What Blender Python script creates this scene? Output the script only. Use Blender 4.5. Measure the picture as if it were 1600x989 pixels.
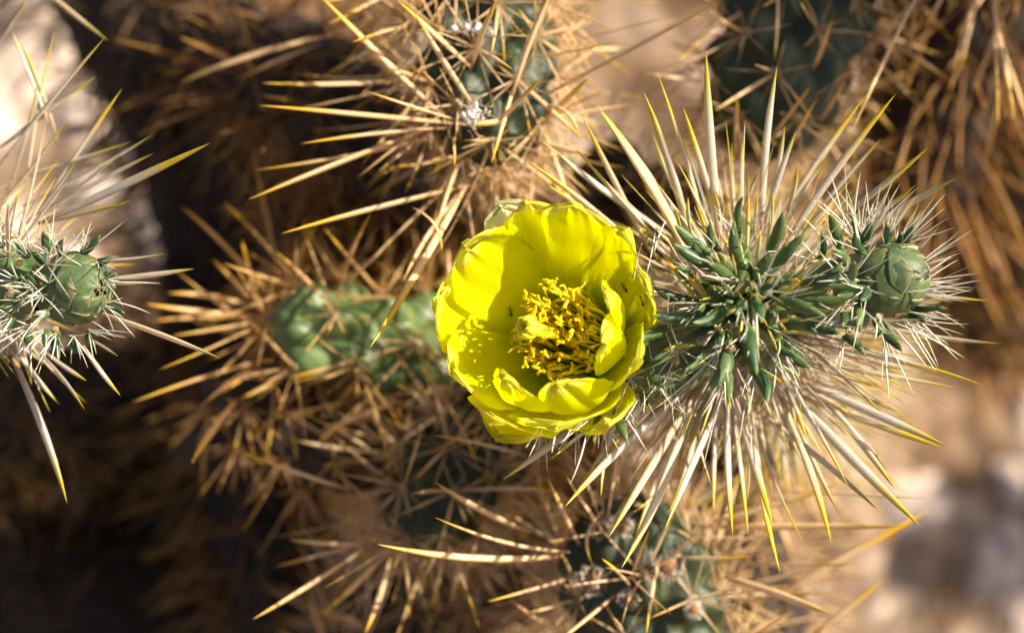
import bpy, math, random
import numpy as np
from mathutils import Vector, Matrix
from mathutils.bvhtree import BVHTree

for o in list(bpy.data.objects):
    bpy.data.objects.remove(o)
scene = bpy.context.scene
COL = scene.collection
RNG = np.random.default_rng(11)
random.seed(11)

# ------------------------------------------------------------------ camera
# All plant geometry is laid out in centimetres in a frame (x right, y up, z towards the lens) whose
# origin is the point the lens is focused on, 36 cm above the ground; R turns it into world metres.
S = 0.01
DIST = 60.0                       # cm from the lens to the focus plane
PX = 24.0 / 1600.0                # cm per photo pixel at the focus plane
PITCH = math.radians(65)          # the lens looks 65 degrees below the horizon
H0 = 36.0
Rm = np.array([[1, 0, 0],
               [0, math.sin(PITCH), -math.cos(PITCH)],
               [0, math.cos(PITCH), math.sin(PITCH)]])
ORG = np.array([0, 0, H0 * S])

def toW(p):                       # camera-frame cm -> world m
    return np.asarray(p, float) @ Rm.T * S + ORG

cd = bpy.data.cameras.new("camera")
cam = bpy.data.objects.new("camera", cd)
COL.objects.link(cam)
cam.location = toW([0, 0, DIST])
cam.rotation_euler = (math.radians(90) - PITCH, 0, 0)
cd.sensor_width = 36.0
cd.lens = 36.0 * DIST / 24.0
cd.clip_start = 0.02
cd.clip_end = 500
cd.dof.use_dof = True
cd.dof.focus_distance = DIST * S
cd.dof.aperture_fstop = 5.4
cd.dof.aperture_blades = 9
scene.camera = cam

# ------------------------------------------------------------------ light
SUNC = np.array([0.76, 0.42, 0.49]); SUNC /= np.linalg.norm(SUNC)   # towards the sun, lens frame
SUNW = SUNC @ Rm.T
elev = math.asin(SUNW[2]); azim = math.atan2(SUNW[0], SUNW[1])
w = bpy.data.worlds.new("World"); scene.world = w; w.use_nodes = True
nt = w.node_tree; nt.nodes.clear()
sky = nt.nodes.new("ShaderNodeTexSky"); sky.sky_type = 'NISHITA'; sky.sun_disc = False
sky.sun_elevation = elev; sky.sun_rotation = azim
sky.air_density = 0.7; sky.dust_density = 4.0; sky.ozone_density = 0.4
bg = nt.nodes.new("ShaderNodeBackground"); bg.inputs[1].default_value = 0.064
wo = nt.nodes.new("ShaderNodeOutputWorld")
nt.links.new(sky.outputs[0], bg.inputs[0]); nt.links.new(bg.outputs[0], wo.inputs[0])
sl = bpy.data.lights.new("sun", 'SUN'); sl.energy = 5.0; sl.angle = math.radians(0.55)
sl.color = (1.0, 0.90, 0.74)
so = bpy.data.objects.new("sun", sl); COL.objects.link(so)
so.rotation_euler = Vector(-SUNW).to_track_quat('-Z', 'Y').to_euler()
so.location = Vector(SUNW * 3)

scene.view_settings.view_transform = 'Standard'
scene.view_settings.look = 'None'
scene.view_settings.gamma = 1
scene.view_settings.use_curve_mapping = False
scene.view_settings.exposure = 1.15
cy = scene.cycles
cy.use_denoising = True
cy.max_bounces = 8; cy.transmission_bounces = 6; cy.diffuse_bounces = 4
cy.transparent_max_bounces = 8
cy.sample_clamp_indirect = 8

# ------------------------------------------------------------------ materials
def srgb(h):
    h = h.lstrip('#'); v = [int(h[i:i + 2], 16) / 255 for i in (0, 2, 4)]
    return tuple([c / 12.92 if c <= .04045 else ((c + .055) / 1.055) ** 2.4 for c in v] + [1])

def new_mat(name):
    m = bpy.data.materials.new(name); m.use_nodes = True
    m.node_tree.nodes.clear()
    return m, m.node_tree

def N(nt, t, **k):
    n = nt.nodes.new(t)
    for a, b in k.items(): setattr(n, a, b)
    return n

def ramp(nt, stops, interp='LINEAR'):
    r = N(nt, "ShaderNodeValToRGB"); e = r.color_ramp.elements; r.color_ramp.interpolation = interp
    while len(e) < len(stops): e.new(0.5)
    for i, (p, c) in enumerate(stops):
        e[i].position = p; e[i].color = (*c[:3], 1)
    return r

def thin_shader(nt, col, transl, rough, spec=0.5, tcol=None, bump=None):
    """diffuse front + light passing through + a waxy skin"""
    P = N(nt, "ShaderNodeBsdfPrincipled"); P.inputs['Roughness'].default_value = rough
    P.inputs['Specular IOR Level'].default_value = spec
    nt.links.new(col, P.inputs['Base Color'])
    T = N(nt, "ShaderNodeBsdfTranslucent"); nt.links.new(tcol or col, T.inputs[0])
    if bump:
        nt.links.new(bump, P.inputs['Normal'])
    M = N(nt, "ShaderNodeMixShader"); M.inputs[0].default_value = transl
    nt.links.new(P.outputs[0], M.inputs[1]); nt.links.new(T.outputs[0], M.inputs[2])
    O = N(nt, "ShaderNodeOutputMaterial"); nt.links.new(M.outputs[0], O.inputs[0])

def mixc(nt, f, a, b, mode='MIX'):
    m = N(nt, "ShaderNodeMix", data_type='RGBA', blend_type=mode)
    if isinstance(f, float): m.inputs[0].default_value = f
    else: nt.links.new(f, m.inputs[0])
    for i, x in ((6, a), (7, b)):
        if isinstance(x, tuple): m.inputs[i].default_value = (*x[:3], 1)
        else: nt.links.new(x, m.inputs[i])
    return m.outputs[2]

def spine_mat(name, bodyA, bodyB, base, tipA, tipB, transl=0.3, rough=0.38):
    """uv.x = one number per spine, uv.y = 0 at its root .. 1 at its point"""
    m, nt = new_mat(name)
    uv = N(nt, "ShaderNodeUVMap"); sp = N(nt, "ShaderNodeSeparateXYZ"); nt.links.new(uv.outputs[0], sp.inputs[0])
    body = ramp(nt, [(0, bodyA), (0.5, tuple((a + b) / 2 for a, b in zip(bodyA, bodyB))), (1, bodyB)])
    nt.links.new(sp.outputs[0], body.inputs[0])
    fr = N(nt, "ShaderNodeMath", operation='MULTIPLY'); fr.inputs[1].default_value = 7.31
    nt.links.new(sp.outputs[0], fr.inputs[0])
    fr2 = N(nt, "ShaderNodeMath", operation='FRACT'); nt.links.new(fr.outputs[0], fr2.inputs[0])
    tip = ramp(nt, [(0, tipA), (1, tipB)]); nt.links.new(fr2.outputs[0], tip.inputs[0])
    # streaks along the papery sheath
    mp = N(nt, "ShaderNodeMapping"); mp.inputs['Scale'].default_value = (900, 900, 900)
    tc = N(nt, "ShaderNodeTexCoord"); nt.links.new(tc.outputs['Object'], mp.inputs[0])
    ns = N(nt, "ShaderNodeTexNoise"); ns.inputs['Scale'].default_value = 1.0; ns.inputs['Detail'].default_value = 3
    nt.links.new(mp.outputs[0], ns.inputs[0])
    sh = N(nt, "ShaderNodeMath", operation='MULTIPLY_ADD'); sh.inputs[1].default_value = 0.16; sh.inputs[2].default_value = -0.08
    nt.links.new(ns.outputs[0], sh.inputs[0])
    sh2 = N(nt, "ShaderNodeMath", operation='MULTIPLY_ADD'); sh2.inputs[1].default_value = 0.22; sh2.inputs[2].default_value = -0.11
    nt.links.new(fr2.outputs[0], sh2.inputs[0])
    a1 = N(nt, "ShaderNodeMath", operation='ADD'); nt.links.new(sp.outputs[1], a1.inputs[0]); nt.links.new(sh.outputs[0], a1.inputs[1])
    a2 = N(nt, "ShaderNodeMath", operation='ADD'); nt.links.new(a1.outputs[0], a2.inputs[0]); nt.links.new(sh2.outputs[0], a2.inputs[1])
    f1 = ramp(nt, [(0.0, (1, 1, 1)), (0.22, (0, 0, 0))]); nt.links.new(a1.outputs[0], f1.inputs[0])
    f2 = ramp(nt, [(0.62, (0, 0, 0)), (0.86, (1, 1, 1))]); nt.links.new(a2.outputs[0], f2.inputs[0])
    c = mixc(nt, f1.outputs[0], body.outputs[0], base)
    c = mixc(nt, f2.outputs[0], c, tip.outputs[0])
    v = ramp(nt, [(0.25, (.86, .85, .83)), (0.7, (1.04, 1.04, 1.03))]); nt.links.new(ns.outputs[0], v.inputs[0])
    c = mixc(nt, 1.0, c, v.outputs[0], 'MULTIPLY')
    thin_shader(nt, c, transl, rough, 0.45)
    return m

M = {}
M['spine_pale'] = spine_mat('spine_pale', (.78, .65, .43), (.68, .62, .56), (.54, .33, .19), (.52, .46, .06), (.74, .54, .03), .36)
M['spine_tan'] = spine_mat('spine_tan', (.92, .66, .34), (.80, .60, .38), (.52, .28, .13), (.66, .45, .06), (.80, .50, .03), .34)
M['spine_gold'] = spine_mat('spine_gold', (.97, .72, .34), (.90, .64, .32), (.62, .32, .10), (.90, .58, .05), (.94, .66, .08), .55)
M['spine_old_shaded'] = spine_mat('spine_old_shaded', (.10, .05, .018), (.06, .032, .014), (.025, .013, .006), (.12, .06, .015), (.10, .05, .012), .2, .6)  # old spines, colour lowered to stand in for shade around the trunks
M['spine_rust'] = spine_mat('spine_rust', (.46, .23, .06), (.32, .16, .05), (.12, .045, .010), (.46, .26, .04), (.42, .22, .03), .35, .5)
M['bristle'] = spine_mat('bristle', (.86, .84, .74), (.80, .80, .74), (.70, .70, .50), (.85, .82, .66), (.88, .80, .50), .30, .3)
M['spine_young'] = spine_mat('spine_young', (.62, .56, .10), (.66, .64, .36), (.38, .46, .08), (.80, .58, .02), (.80, .48, .02), .35)

def stem_mat(name, a, b, c, rough=.42, sub=0.12):
    m, nt = new_mat(name)
    tc = N(nt, "ShaderNodeTexCoord")
    n1 = N(nt, "ShaderNodeTexNoise"); n1.inputs['Scale'].default_value = 110; n1.inputs['Detail'].default_value = 5
    nt.links.new(tc.outputs['Object'], n1.inputs[0])
    r1 = ramp(nt, [(.3, a), (.55, b), (.75, c)]); nt.links.new(n1.outputs[0], r1.inputs[0])
    n2 = N(nt, "ShaderNodeTexNoise"); n2.inputs['Scale'].default_value = 1500; n2.inputs['Detail'].default_value = 2
    nt.links.new(tc.outputs['Object'], n2.inputs[0])
    bp = N(nt, "ShaderNodeBump"); bp.inputs['Strength'].default_value = .25; bp.inputs['Distance'].default_value = .0003
    nt.links.new(n2.outputs[0], bp.inputs['Height'])
    P = N(nt, "ShaderNodeBsdfPrincipled"); P.inputs['Roughness'].default_value = rough
    P.inputs['Subsurface Weight'].default_value = sub; P.inputs['Subsurface Scale'].default_value = .002
    P.inputs['Subsurface Radius'].default_value = (.5, 1, .2)
    nt.links.new(r1.outputs[0], P.inputs['Base Color']); nt.links.new(bp.outputs[0], P.inputs['Normal'])
    O = N(nt, "ShaderNodeOutputMaterial"); nt.links.new(P.outputs[0], O.inputs[0])
    return m
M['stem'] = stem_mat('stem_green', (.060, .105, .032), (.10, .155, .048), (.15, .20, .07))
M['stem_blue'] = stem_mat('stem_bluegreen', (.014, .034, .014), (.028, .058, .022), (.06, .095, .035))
M['stem_dark'] = stem_mat('stem_dark', (.009, .018, .005), (.018, .032, .009), (.04, .055, .016), .55)  # dark green, lowered further to paint in shade on the upper right stem
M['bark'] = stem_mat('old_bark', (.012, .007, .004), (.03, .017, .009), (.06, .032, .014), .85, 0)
def leaf_mat():
    m, nt = new_mat('leaf')
    uv = N(nt, "ShaderNodeUVMap"); sp = N(nt, "ShaderNodeSeparateXYZ"); nt.links.new(uv.outputs[0], sp.inputs[0])
    tc = N(nt, "ShaderNodeTexCoord"); ns = N(nt, "ShaderNodeTexNoise"); ns.inputs['Scale'].default_value = 420; ns.inputs['Detail'].default_value = 5
    nt.links.new(tc.outputs['Object'], ns.inputs[0])
    r0 = ramp(nt, [(0, (.022, .062, .020)), (.5, (.042, .090, .028)), (1, (.085, .135, .040))]); nt.links.new(sp.outputs[0], r0.inputs[0])
    r1 = ramp(nt, [(.3, (.7, .72, .72)), (.7, (1.3, 1.25, 1.2))]); nt.links.new(ns.outputs[0], r1.inputs[0])
    c = mixc(nt, 1.0, r0.outputs[0], r1.outputs[0], 'MULTIPLY')
    e = ramp(nt, [(0, (.75, .75, .75)), (.25, (0, 0, 0)), (.86, (0, 0, 0)), (1, (.9, .9, .9))]); nt.links.new(sp.outputs[1], e.inputs[0])
    c = mixc(nt, e.outputs[0], c, (.20, .26, .06))
    n2 = N(nt, "ShaderNodeTexNoise"); n2.inputs['Scale'].default_value = 2400; nt.links.new(tc.outputs['Object'], n2.inputs[0])
    bp = N(nt, "ShaderNodeBump"); bp.inputs['Strength'].default_value = .4; bp.inputs['Distance'].default_value = .0003
    nt.links.new(n2.outputs[0], bp.inputs['Height'])
    thin_shader(nt, c, .06, .46, .4, bump=bp.outputs[0])
    return m
M['leaf'] = leaf_mat()
M['bud'] = stem_mat('bud', (.04, .08, .035), (.07, .12, .045), (.10, .15, .05), .5, .05)
def bud_mat():
    m, nt = new_mat('bud_scale')
    uv = N(nt, "ShaderNodeUVMap"); sp = N(nt, "ShaderNodeSeparateXYZ"); nt.links.new(uv.outputs[0], sp.inputs[0])
    tc = N(nt, "ShaderNodeTexCoord"); ns = N(nt, "ShaderNodeTexNoise"); ns.inputs['Scale'].default_value = 380; ns.inputs['Detail'].default_value = 5
    nt.links.new(tc.outputs['Object'], ns.inputs[0])
    r0 = ramp(nt, [(0, (.050, .088, .042)), (.5, (.080, .125, .050)), (1, (.14, .17, .065))]); nt.links.new(sp.outputs[0], r0.inputs[0])
    r1 = ramp(nt, [(.3, (.55, .62, .6)), (.7, (1.25, 1.15, 1.1))]); nt.links.new(ns.outputs[0], r1.inputs[0])
    c = mixc(nt, 1.0, r0.outputs[0], r1.outputs[0], 'MULTIPLY')
    e = ramp(nt, [(.82, (0, 0, 0)), (1, (1, 1, 1))]); nt.links.new(sp.outputs[1], e.inputs[0])
    c = mixc(nt, e.outputs[0], c, (.30, .26, .12))
    n2 = N(nt, "ShaderNodeTexNoise"); n2.inputs['Scale'].default_value = 1800; nt.links.new(tc.outputs['Object'], n2.inputs[0])
    bp = N(nt, "ShaderNodeBump"); bp.inputs['Strength'].default_value = .35; bp.inputs['Distance'].default_value = .0003
    nt.links.new(n2.outputs[0], bp.inputs['Height'])
    thin_shader(nt, c, .08, .5, .35, bump=bp.outputs[0])
    return m
M['bud_scale'] = bud_mat()
M['felt'] = stem_mat('areole_felt', (.28, .20, .10), (.45, .35, .20), (.62, .52, .34), .95, 0)
M['wool'] = stem_mat('areole_wool', (.34, .27, .20), (.50, .42, .34), (.66, .60, .54), .95, 0)
M['white_wool'] = stem_mat('white_wool', (.6, .56, .52), (.74, .71, .68), (.84, .83, .82), .95, 0)
M['scar'] = stem_mat('areole_scar', (.16, .08, .03), (.28, .14, .05), (.36, .2, .08), .9, 0)
M['dark_gravel'] = stem_mat('dark_gravel', (.10, .055, .03), (.20, .12, .07), (.34, .22, .15), .9, 0)
M['rock'] = stem_mat('rock', (.36, .25, .19), (.60, .48, .40), (.74, .66, .60), .9, 0)
M['ant'] = stem_mat('ant', (.03, .008, .004), (.07, .016, .006), (.11, .03, .01), .25, 0)

def petal_mat(name, main, deep, pale, transl=.60, rim=1.06):
    """uv.y runs from the petal's foot to its rim; the rim is pale and papery, the foot greener"""
    m, nt = new_mat(name)
    uv = N(nt, "ShaderNodeUVMap"); sp = N(nt, "ShaderNodeSeparateXYZ"); nt.links.new(uv.outputs[0], sp.inputs[0])
    tc = N(nt, "ShaderNodeTexCoord")
    ns = N(nt, "ShaderNodeTexNoise"); ns.inputs['Scale'].default_value = 260; ns.inputs['Detail'].default_value = 4
    nt.links.new(tc.outputs['Object'], ns.inputs[0])
    ad = N(nt, "ShaderNodeMath", operation='MULTIPLY_ADD'); ad.inputs[1].default_value = .18; nt.links.new(ns.outputs[0], ad.inputs[0])
    nt.links.new(sp.outputs[1], ad.inputs[2])
    r = ramp(nt, [(.18, deep), (.50, main), (rim, main), (min(1.0, rim + .2) if rim < .9 else 1.14, pale)]); nt.links.new(ad.outputs[0], r.inputs[0])
    # fine veins running to the rim
    mp = N(nt, "ShaderNodeMapping"); mp.inputs['Scale'].default_value = (64, 1.4, 1)
    nt.links.new(uv.outputs[0], mp.inputs[0])
    n2 = N(nt, "ShaderNodeTexNoise"); n2.inputs['Scale'].default_value = 1.0; n2.inputs['Detail'].default_value = 3
    nt.links.new(mp.outputs[0], n2.inputs[0])
    v = ramp(nt, [(.32, (.87, .90, .8)), (.6, (1, 1, 1))]); nt.links.new(n2.outputs[0], v.inputs[0])
    c = mixc(nt, 1.0, r.outputs[0], v.outputs[0], 'MULTIPLY')
    bp = N(nt, "ShaderNodeBump"); bp.inputs['Strength'].default_value = .12; bp.inputs['Distance'].default_value = .0003
    nt.links.new(n2.outputs[0], bp.inputs['Height'])
    thin_shader(nt, c, transl, .6, .14, bump=bp.outputs[0])
    return m
M['petal'] = petal_mat('petal', (.92, .90, .001), (.40, .52, .003), (.90, .84, .10))
M['petal_faded'] = petal_mat('petal_faded', (.84, .82, .03), (.50, .54, .01), (.80, .78, .50), rim=.72)
M['petal_outer'] = petal_mat('petal_outer', (.86, .85, .004), (.34, .48, .004), (.86, .76, .05))
M['stamen'] = spine_mat('stamen', (.90, .84, .02), (.82, .80, .02), (.50, .55, .01), (.98, .74, .008), (.98, .84, .012), .5, .6)
M['stigma'] = stem_mat('stigma', (.86, .74, .008), (.90, .80, .012), (.92, .84, .03), .6, .2)
M['receptacle'] = stem_mat('receptacle', (.34, .32, .01), (.52, .46, .015), (.7, .62, .02), .9, 0)

# ground
m, nt = new_mat('ground')
tc = N(nt, "ShaderNodeTexCoord")
n1 = N(nt, "ShaderNodeTexNoise"); n1.inputs['Scale'].default_value = 24; n1.inputs['Detail'].default_value = 7; n1.inputs['Roughness'].default_value = .6
n2 = N(nt, "ShaderNodeTexVoronoi"); n2.inputs['Scale'].default_value = 85
n3 = N(nt, "ShaderNodeTexNoise"); n3.inputs['Scale'].default_value = 700; n3.inputs['Detail'].default_value = 3
for n in (n1, n2, n3): nt.links.new(tc.outputs['Object'], n.inputs[0])
r1 = ramp(nt, [(.36, (.17, .10, .05)), (.46, (.34, .23, .15)), (.56, (.46, .36, .27)), (.7, (.56, .46, .37))]); nt.links.new(n1.outputs[0], r1.inputs[0])
r2 = ramp(nt, [(.0, (.7, .66, .62)), (.6, (1.05, 1.02, 1))]); nt.links.new(n2.outputs['Color'], r2.inputs[0])
c = mixc(nt, 1.0, r1.outputs[0], r2.outputs[0], 'MULTIPLY')
r3 = ramp(nt, [(.35, (.7, .7, .7)), (.6, (1.05, 1.05, 1.05))]); nt.links.new(n3.outputs[0], r3.inputs[0])
c = mixc(nt, 1.0, c, r3.outputs[0], 'MULTIPLY')
n4 = N(nt, "ShaderNodeTexNoise"); n4.inputs['Scale'].default_value = 7.5; n4.inputs['Detail'].default_value = 3; nt.links.new(tc.outputs['Object'], n4.inputs[0])
r4 = ramp(nt, [(.38, (.40, .34, .28)), (.55, (1, 1, 1))]); nt.links.new(n4.outputs[0], r4.inputs[0])  # broad dark patches painted in place of mottled shade on the ground
c = mixc(nt, 1.0, c, r4.outputs[0], 'MULTIPLY')
bp = N(nt, "ShaderNodeBump"); bp.inputs['Distance'].default_value = .004; nt.links.new(n2.outputs[0], bp.inputs['Height'])
P = N(nt, "ShaderNodeBsdfPrincipled"); P.inputs['Roughness'].default_value = .95
nt.links.new(c, P.inputs['Base Color']); nt.links.new(bp.outputs[0], P.inputs['Normal'])
O = N(nt, "ShaderNodeOutputMaterial"); nt.links.new(P.outputs[0], O.inputs[0])
M['ground'] = m

# ------------------------------------------------------------------ helpers
def C(px, py, z=0.0):
    """photo pixel + height z (cm above the focus plane) -> frame cm"""
    k = PX * (DIST - z) / DIST
    return np.array([(px - 800) * k, (494.5 - py) * k, z])

def unit(v):
    v = np.asarray(v, float); n = np.linalg.norm(v)
    return v / n if n > 1e-9 else np.array([0, 0, 1.0])

def perp(v):
    a = np.array([0, 0, 1.0]) if abs(v[2]) < .8 else np.array([0, 1.0, 0])
    return unit(np.cross(v, a))

class MB:
    """collects vertices (frame cm), quads/tris and one uv pair per vertex"""
    def __init__(s): s.v = []; s.f = []; s.uv = []; s.n = 0
    def add(s, V, F, UV=None):
        V = np.asarray(V, float); s.v.append(V)
        F = [tuple(i + s.n for i in f) for f in F]; s.f += F
        s.uv.append(np.zeros((len(V), 2)) if UV is None else np.asarray(UV, float)); s.n += len(V)
    def build(s, name, mat, parent, smooth=True):
        V = toW(np.vstack(s.v)); UV = np.vstack(s.uv)
        org = np.array(parent.location) if parent.parent is None else np.array(parent.parent.location)
        me = bpy.data.meshes.new(name); me.from_pydata((V - org).tolist(), [], s.f)
        li = np.zeros(len(me.loops), dtype=np.int32); me.loops.foreach_get('vertex_index', li)
        l = me.uv_layers.new(name='UVMap'); l.data.foreach_set('uv', UV[li].ravel())
        if smooth: me.polygons.foreach_set('use_smooth', [True] * len(me.polygons))
        me.materials.append(M[mat] if isinstance(mat, str) else mat)
        o = bpy.data.objects.new(name, me); COL.objects.link(o); o.parent = parent
        return o

def thing(name, base, label, cat, group=None):
    o = bpy.data.objects.new(name, None); o.empty_display_size = .01
    COL.objects.link(o); o.location = toW(base)
    o['label'] = label; o['category'] = cat
    if group: o['group'] = group
    return o

_fc = {}
def grid_faces(nr, nc, wrap=True):
    k = (nr, nc, wrap)
    if k not in _fc:
        F = []
        for i in range(nr - 1):
            for j in range(nc if wrap else nc - 1):
                j2 = (j + 1) % nc
                F.append((i * nc + j, i * nc + j2, (i + 1) * nc + j2, (i + 1) * nc + j))
        _fc[k] = F
    return _fc[k]

PROF_T = np.array([0, .06, .18, .36, .55, .72, .86, .95, 1.0])
PROF_W = np.array([.42, .60, .80, .97, 1.0, .86, .56, .24, .02])
def spine_geo(p0, p1, wd, bend=None, flat=.5, n=6, segs=None, r=None, roll=None):
    """a papery sheathed spine: narrow root, widest past its middle, drawn out to a sharp point"""
    p0 = np.asarray(p0, float); p1 = np.asarray(p1, float)
    T = PROF_T if segs is None else PROF_T[segs]; W = PROF_W if segs is None else PROF_W[segs]
    d = unit(p1 - p0); L = np.linalg.norm(p1 - p0)
    if bend is None:
        bend = RNG.normal(0, .018, 3) * L
    bend = bend - d * np.dot(bend, d)
    a = perp(d); b = np.cross(d, a)
    th = RNG.uniform(0, math.pi) if roll is None else roll
    a, b = a * math.cos(th) + b * math.sin(th), -a * math.sin(th) + b * math.cos(th)
    ang = np.arange(n) * 2 * math.pi / n
    P = p0[None] + (p1 - p0)[None] * T[:, None] + bend[None] * (4 * T * (1 - T))[:, None]
    ring = (np.cos(ang)[:, None] * a[None] + flat * np.sin(ang)[:, None] * b[None])
    V = P[:, None, :] + ring[None] * (W * wd * .5)[:, None, None]
    r = RNG.uniform() if r is None else r
    UV = np.stack([np.full((len(T), n), r), np.repeat(T[:, None], n, 1)], -1)
    return V.reshape(-1, 3), grid_faces(len(T), n), UV.reshape(-1, 2)

LOWSEG = [0, 2, 4, 6, 8]
def put_spines(root, specs, mat, name='spine', rest='fine_spines', cap=98):
    """specs: (p0, p1, width, kw). The largest become parts of their own, the rest one stuff part."""
    specs = sorted(specs, key=lambda s: -np.linalg.norm(np.asarray(s[1])[:2] - np.asarray(s[0])[:2]) * s[2] * s[3].get('pri', 1))
    for i, (p0, p1, wd, kw) in enumerate(specs[:cap]):
        kw = dict(kw); kw.pop('pri', 0); mm = kw.pop('mat', mat)
        b = MB(); b.add(*spine_geo(p0, p1, wd, **kw)); b.build(name, mm, root)
    rem = {}
    for (p0, p1, wd, kw) in specs[cap:]:
        kw = dict(kw); kw.pop('pri', 0); mm = kw.pop('mat', mat)
        rem.setdefault(mm, []).append((p0, p1, wd, kw))
    for mm, ls in rem.items():
        b = MB()
        for (p0, p1, wd, kw) in ls:
            kw.setdefault('segs', LOWSEG); kw.setdefault('n', 4)
            b.add(*spine_geo(p0, p1, wd, **kw))
        o = b.build(rest, mm, root); o['kind'] = 'stuff'

def axis_curve(pts, n):
    """Catmull-Rom through frame points; returns points and unit tangents"""
    P = [np.asarray(p, float) for p in pts]; P = [2 * P[0] - P[1]] + P + [2 * P[-1] - P[-2]]
    out = []; m = len(P) - 3
    for i in range(n):
        t = i / (n - 1) * m; k = min(int(t), m - 1); u = t - k
        p0, p1, p2, p3 = P[k:k + 4]
        out.append(.5 * ((2 * p1) + (-p0 + p2) * u + (2 * p0 - 5 * p1 + 4 * p2 - p3) * u * u + (-p0 + 3 * p1 - 3 * p2 + p3) * u ** 3))
    out = np.array(out); T = np.gradient(out, axis=0); T /= np.linalg.norm(T, axis=1)[:, None]
    return out, T

def stem_geo(pts, rad, tub=(1.5, .85), h=.28, nl=120, nc=64, round_tip=True, seed=1, round_base=False):
    """tubercled cylindrical joint. returns geometry and areoles [(pos, normal, axisdir, s_frac)]"""
    A, T = axis_curve(pts, nl)
    ds = np.linalg.norm(np.diff(A, axis=0), axis=1); s = np.concatenate([[0], np.cumsum(ds)]); L = s[-1]
    R = np.interp(s / L, np.linspace(0, 1, len(rad)), rad)
    if round_tip:
        e = np.clip((L - s) / (R * 1.1), 0, 1); R = R * np.sqrt(np.clip(1 - (1 - e) ** 2, 0, 1)) + 1e-4
    if round_base:
        e = np.clip(s / (R * 1.0), 0, 1); R = R * np.sqrt(np.clip(1 - (1 - e) ** 2, 0, 1)) + 1e-4
    U = np.zeros_like(A); U[0] = perp(T[0])
    for i in range(1, nl): U[i] = unit(U[i - 1] - T[i] * np.dot(U[i - 1], T[i]))
    B = np.cross(T, U)
    Rm_ = float(np.mean(rad)); tl, tw = tub
    step = tl * tw * .80 / (2 * math.pi * Rm_); nt_ = int(L / step)
    rg = np.random.default_rng(seed); ph0 = rg.uniform(0, 6.28)
    sk = (np.arange(nt_) + .5) * step; fk = ph0 + np.arange(nt_) * 2.39996
    ang = np.arange(nc) * 2 * math.pi / nc
    SS = s[:, None, None]; dp = (ang[None, :, None] - fk[None, None, :] + math.pi) % (2 * math.pi) - math.pi
    dS = SS - sk[None, None, :]
    g = np.exp(-(dS / (tl * .42)) ** 2 - (dp * np.maximum(R, .25)[:, None, None] / (tw * .42)) ** 2)
    bump = g.max(axis=2)
    Rr = R[:, None] * (1 + h * (bump - .45) / max(Rm_, .3))
    ring = np.cos(ang)[None, :, None] * U[:, None] + np.sin(ang)[None, :, None] * B[:, None]
    V = A[:, None] + ring * Rr[..., None]
    UV = np.stack(np.broadcast_arrays(ang[None] / 6.28, (s / L)[:, None]), -1)
    ar = []
    for a_, f_ in zip(sk, fk):
        a2 = min(a_ + tl * .12, L * .999); i = int(np.searchsorted(s, a2)); i = min(i, nl - 1)
        n = math.cos(f_) * U[i] + math.sin(f_) * B[i]
        lean = np.clip(1 - (L - a2) / (R.max() * 1.6), 0, 1) if round_tip else 0
        pos = A[i] + n * R[i] * (1 + h * .5 / max(Rm_, .3))
        ar.append((pos, unit(n * (1 - .7 * lean) + T[i] * (.25 + .9 * lean)), T[i], a2 / L))
    return V.reshape(-1, 3), grid_faces(nl, nc), UV.reshape(-1, 2), ar

def blob(c, r, rough=.25, seed=0, nr=7, nc=9, n=None):
    """small uneven lump"""
    rg = np.random.default_rng(seed); V = []
    r = np.asarray(r, float) * np.ones(3)
    for i in range(nr):
        th = math.pi * (i + .02) / (nr - .96)
        for j in range(nc):
            ph = 2 * math.pi * j / nc
            q = 1 + rg.uniform(-rough, rough)
            V.append([math.sin(th) * math.cos(ph) * q, math.sin(th) * math.sin(ph) * q, math.cos(th) * q])
    V = np.array(V) * r
    if n is not None:
        a = perp(n); b = np.cross(n, a); V = V @ np.array([a, b, n])
    return V + np.asarray(c), grid_faces(nr, nc)

def tube(pts, r0, r1, n=6, segs=8, rr=.5, curve=True):
    A, T = axis_curve(pts, segs) if curve else (np.array(pts), None)
    if T is None:
        T = np.gradient(A, axis=0); T /= np.linalg.norm(T, axis=1)[:, None]
    U = perp(T[0]); V = []; UV = []
    for i in range(len(A)):
        U = unit(U - T[i] * np.dot(U, T[i])); B = np.cross(T[i], U)
        rad = r0 + (r1 - r0) * i / (len(A) - 1)
        for j in range(n):
            a = 6.28318 * j / n; V.append(A[i] + (U * math.cos(a) + B * math.sin(a)) * rad); UV.append((rr, i / (len(A) - 1)))
    return np.array(V), grid_faces(len(A), n), np.array(UV)

def leaf_geo(p0, p1, wd, bend=None):
    """awl-shaped fleshy leaf, round in section, blunt root and a short sharp point"""
    T = np.array([0, .05, .15, .3, .5, .68, .82, .92, .975, 1.0]); W = np.array([.60, .78, .94, 1.0, .95, .82, .60, .36, .17, .02])
    p0 = np.asarray(p0, float); p1 = np.asarray(p1, float); d = unit(p1 - p0); L = np.linalg.norm(p1 - p0)
    bend = np.array([0, 0, .08 * L]) + RNG.normal(0, .07, 3) * L if bend is None else bend
    bend = bend - d * np.dot(bend, d)
    a = unit(np.cross(d, np.array([0, 0, 1.0]))) if abs(d[2]) < .95 else perp(d); b = np.cross(a, d)
    n = 12; ang = np.arange(n) * 2 * math.pi / n
    P = p0[None] + (p1 - p0)[None] * T[:, None] + bend[None] * (4 * T * (1 - T))[:, None]
    ring = np.cos(ang)[:, None] * a[None] + .6 * np.sin(ang)[:, None] * b[None]
    V = P[:, None] + ring[None] * (W * wd * .5)[:, None, None]
    UV = np.stack([np.full((len(T), n), RNG.uniform()), np.repeat(T[:, None], n, 1)], -1)
    return V.reshape(-1, 3), grid_faces(len(T), n), UV.reshape(-1, 2)

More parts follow.
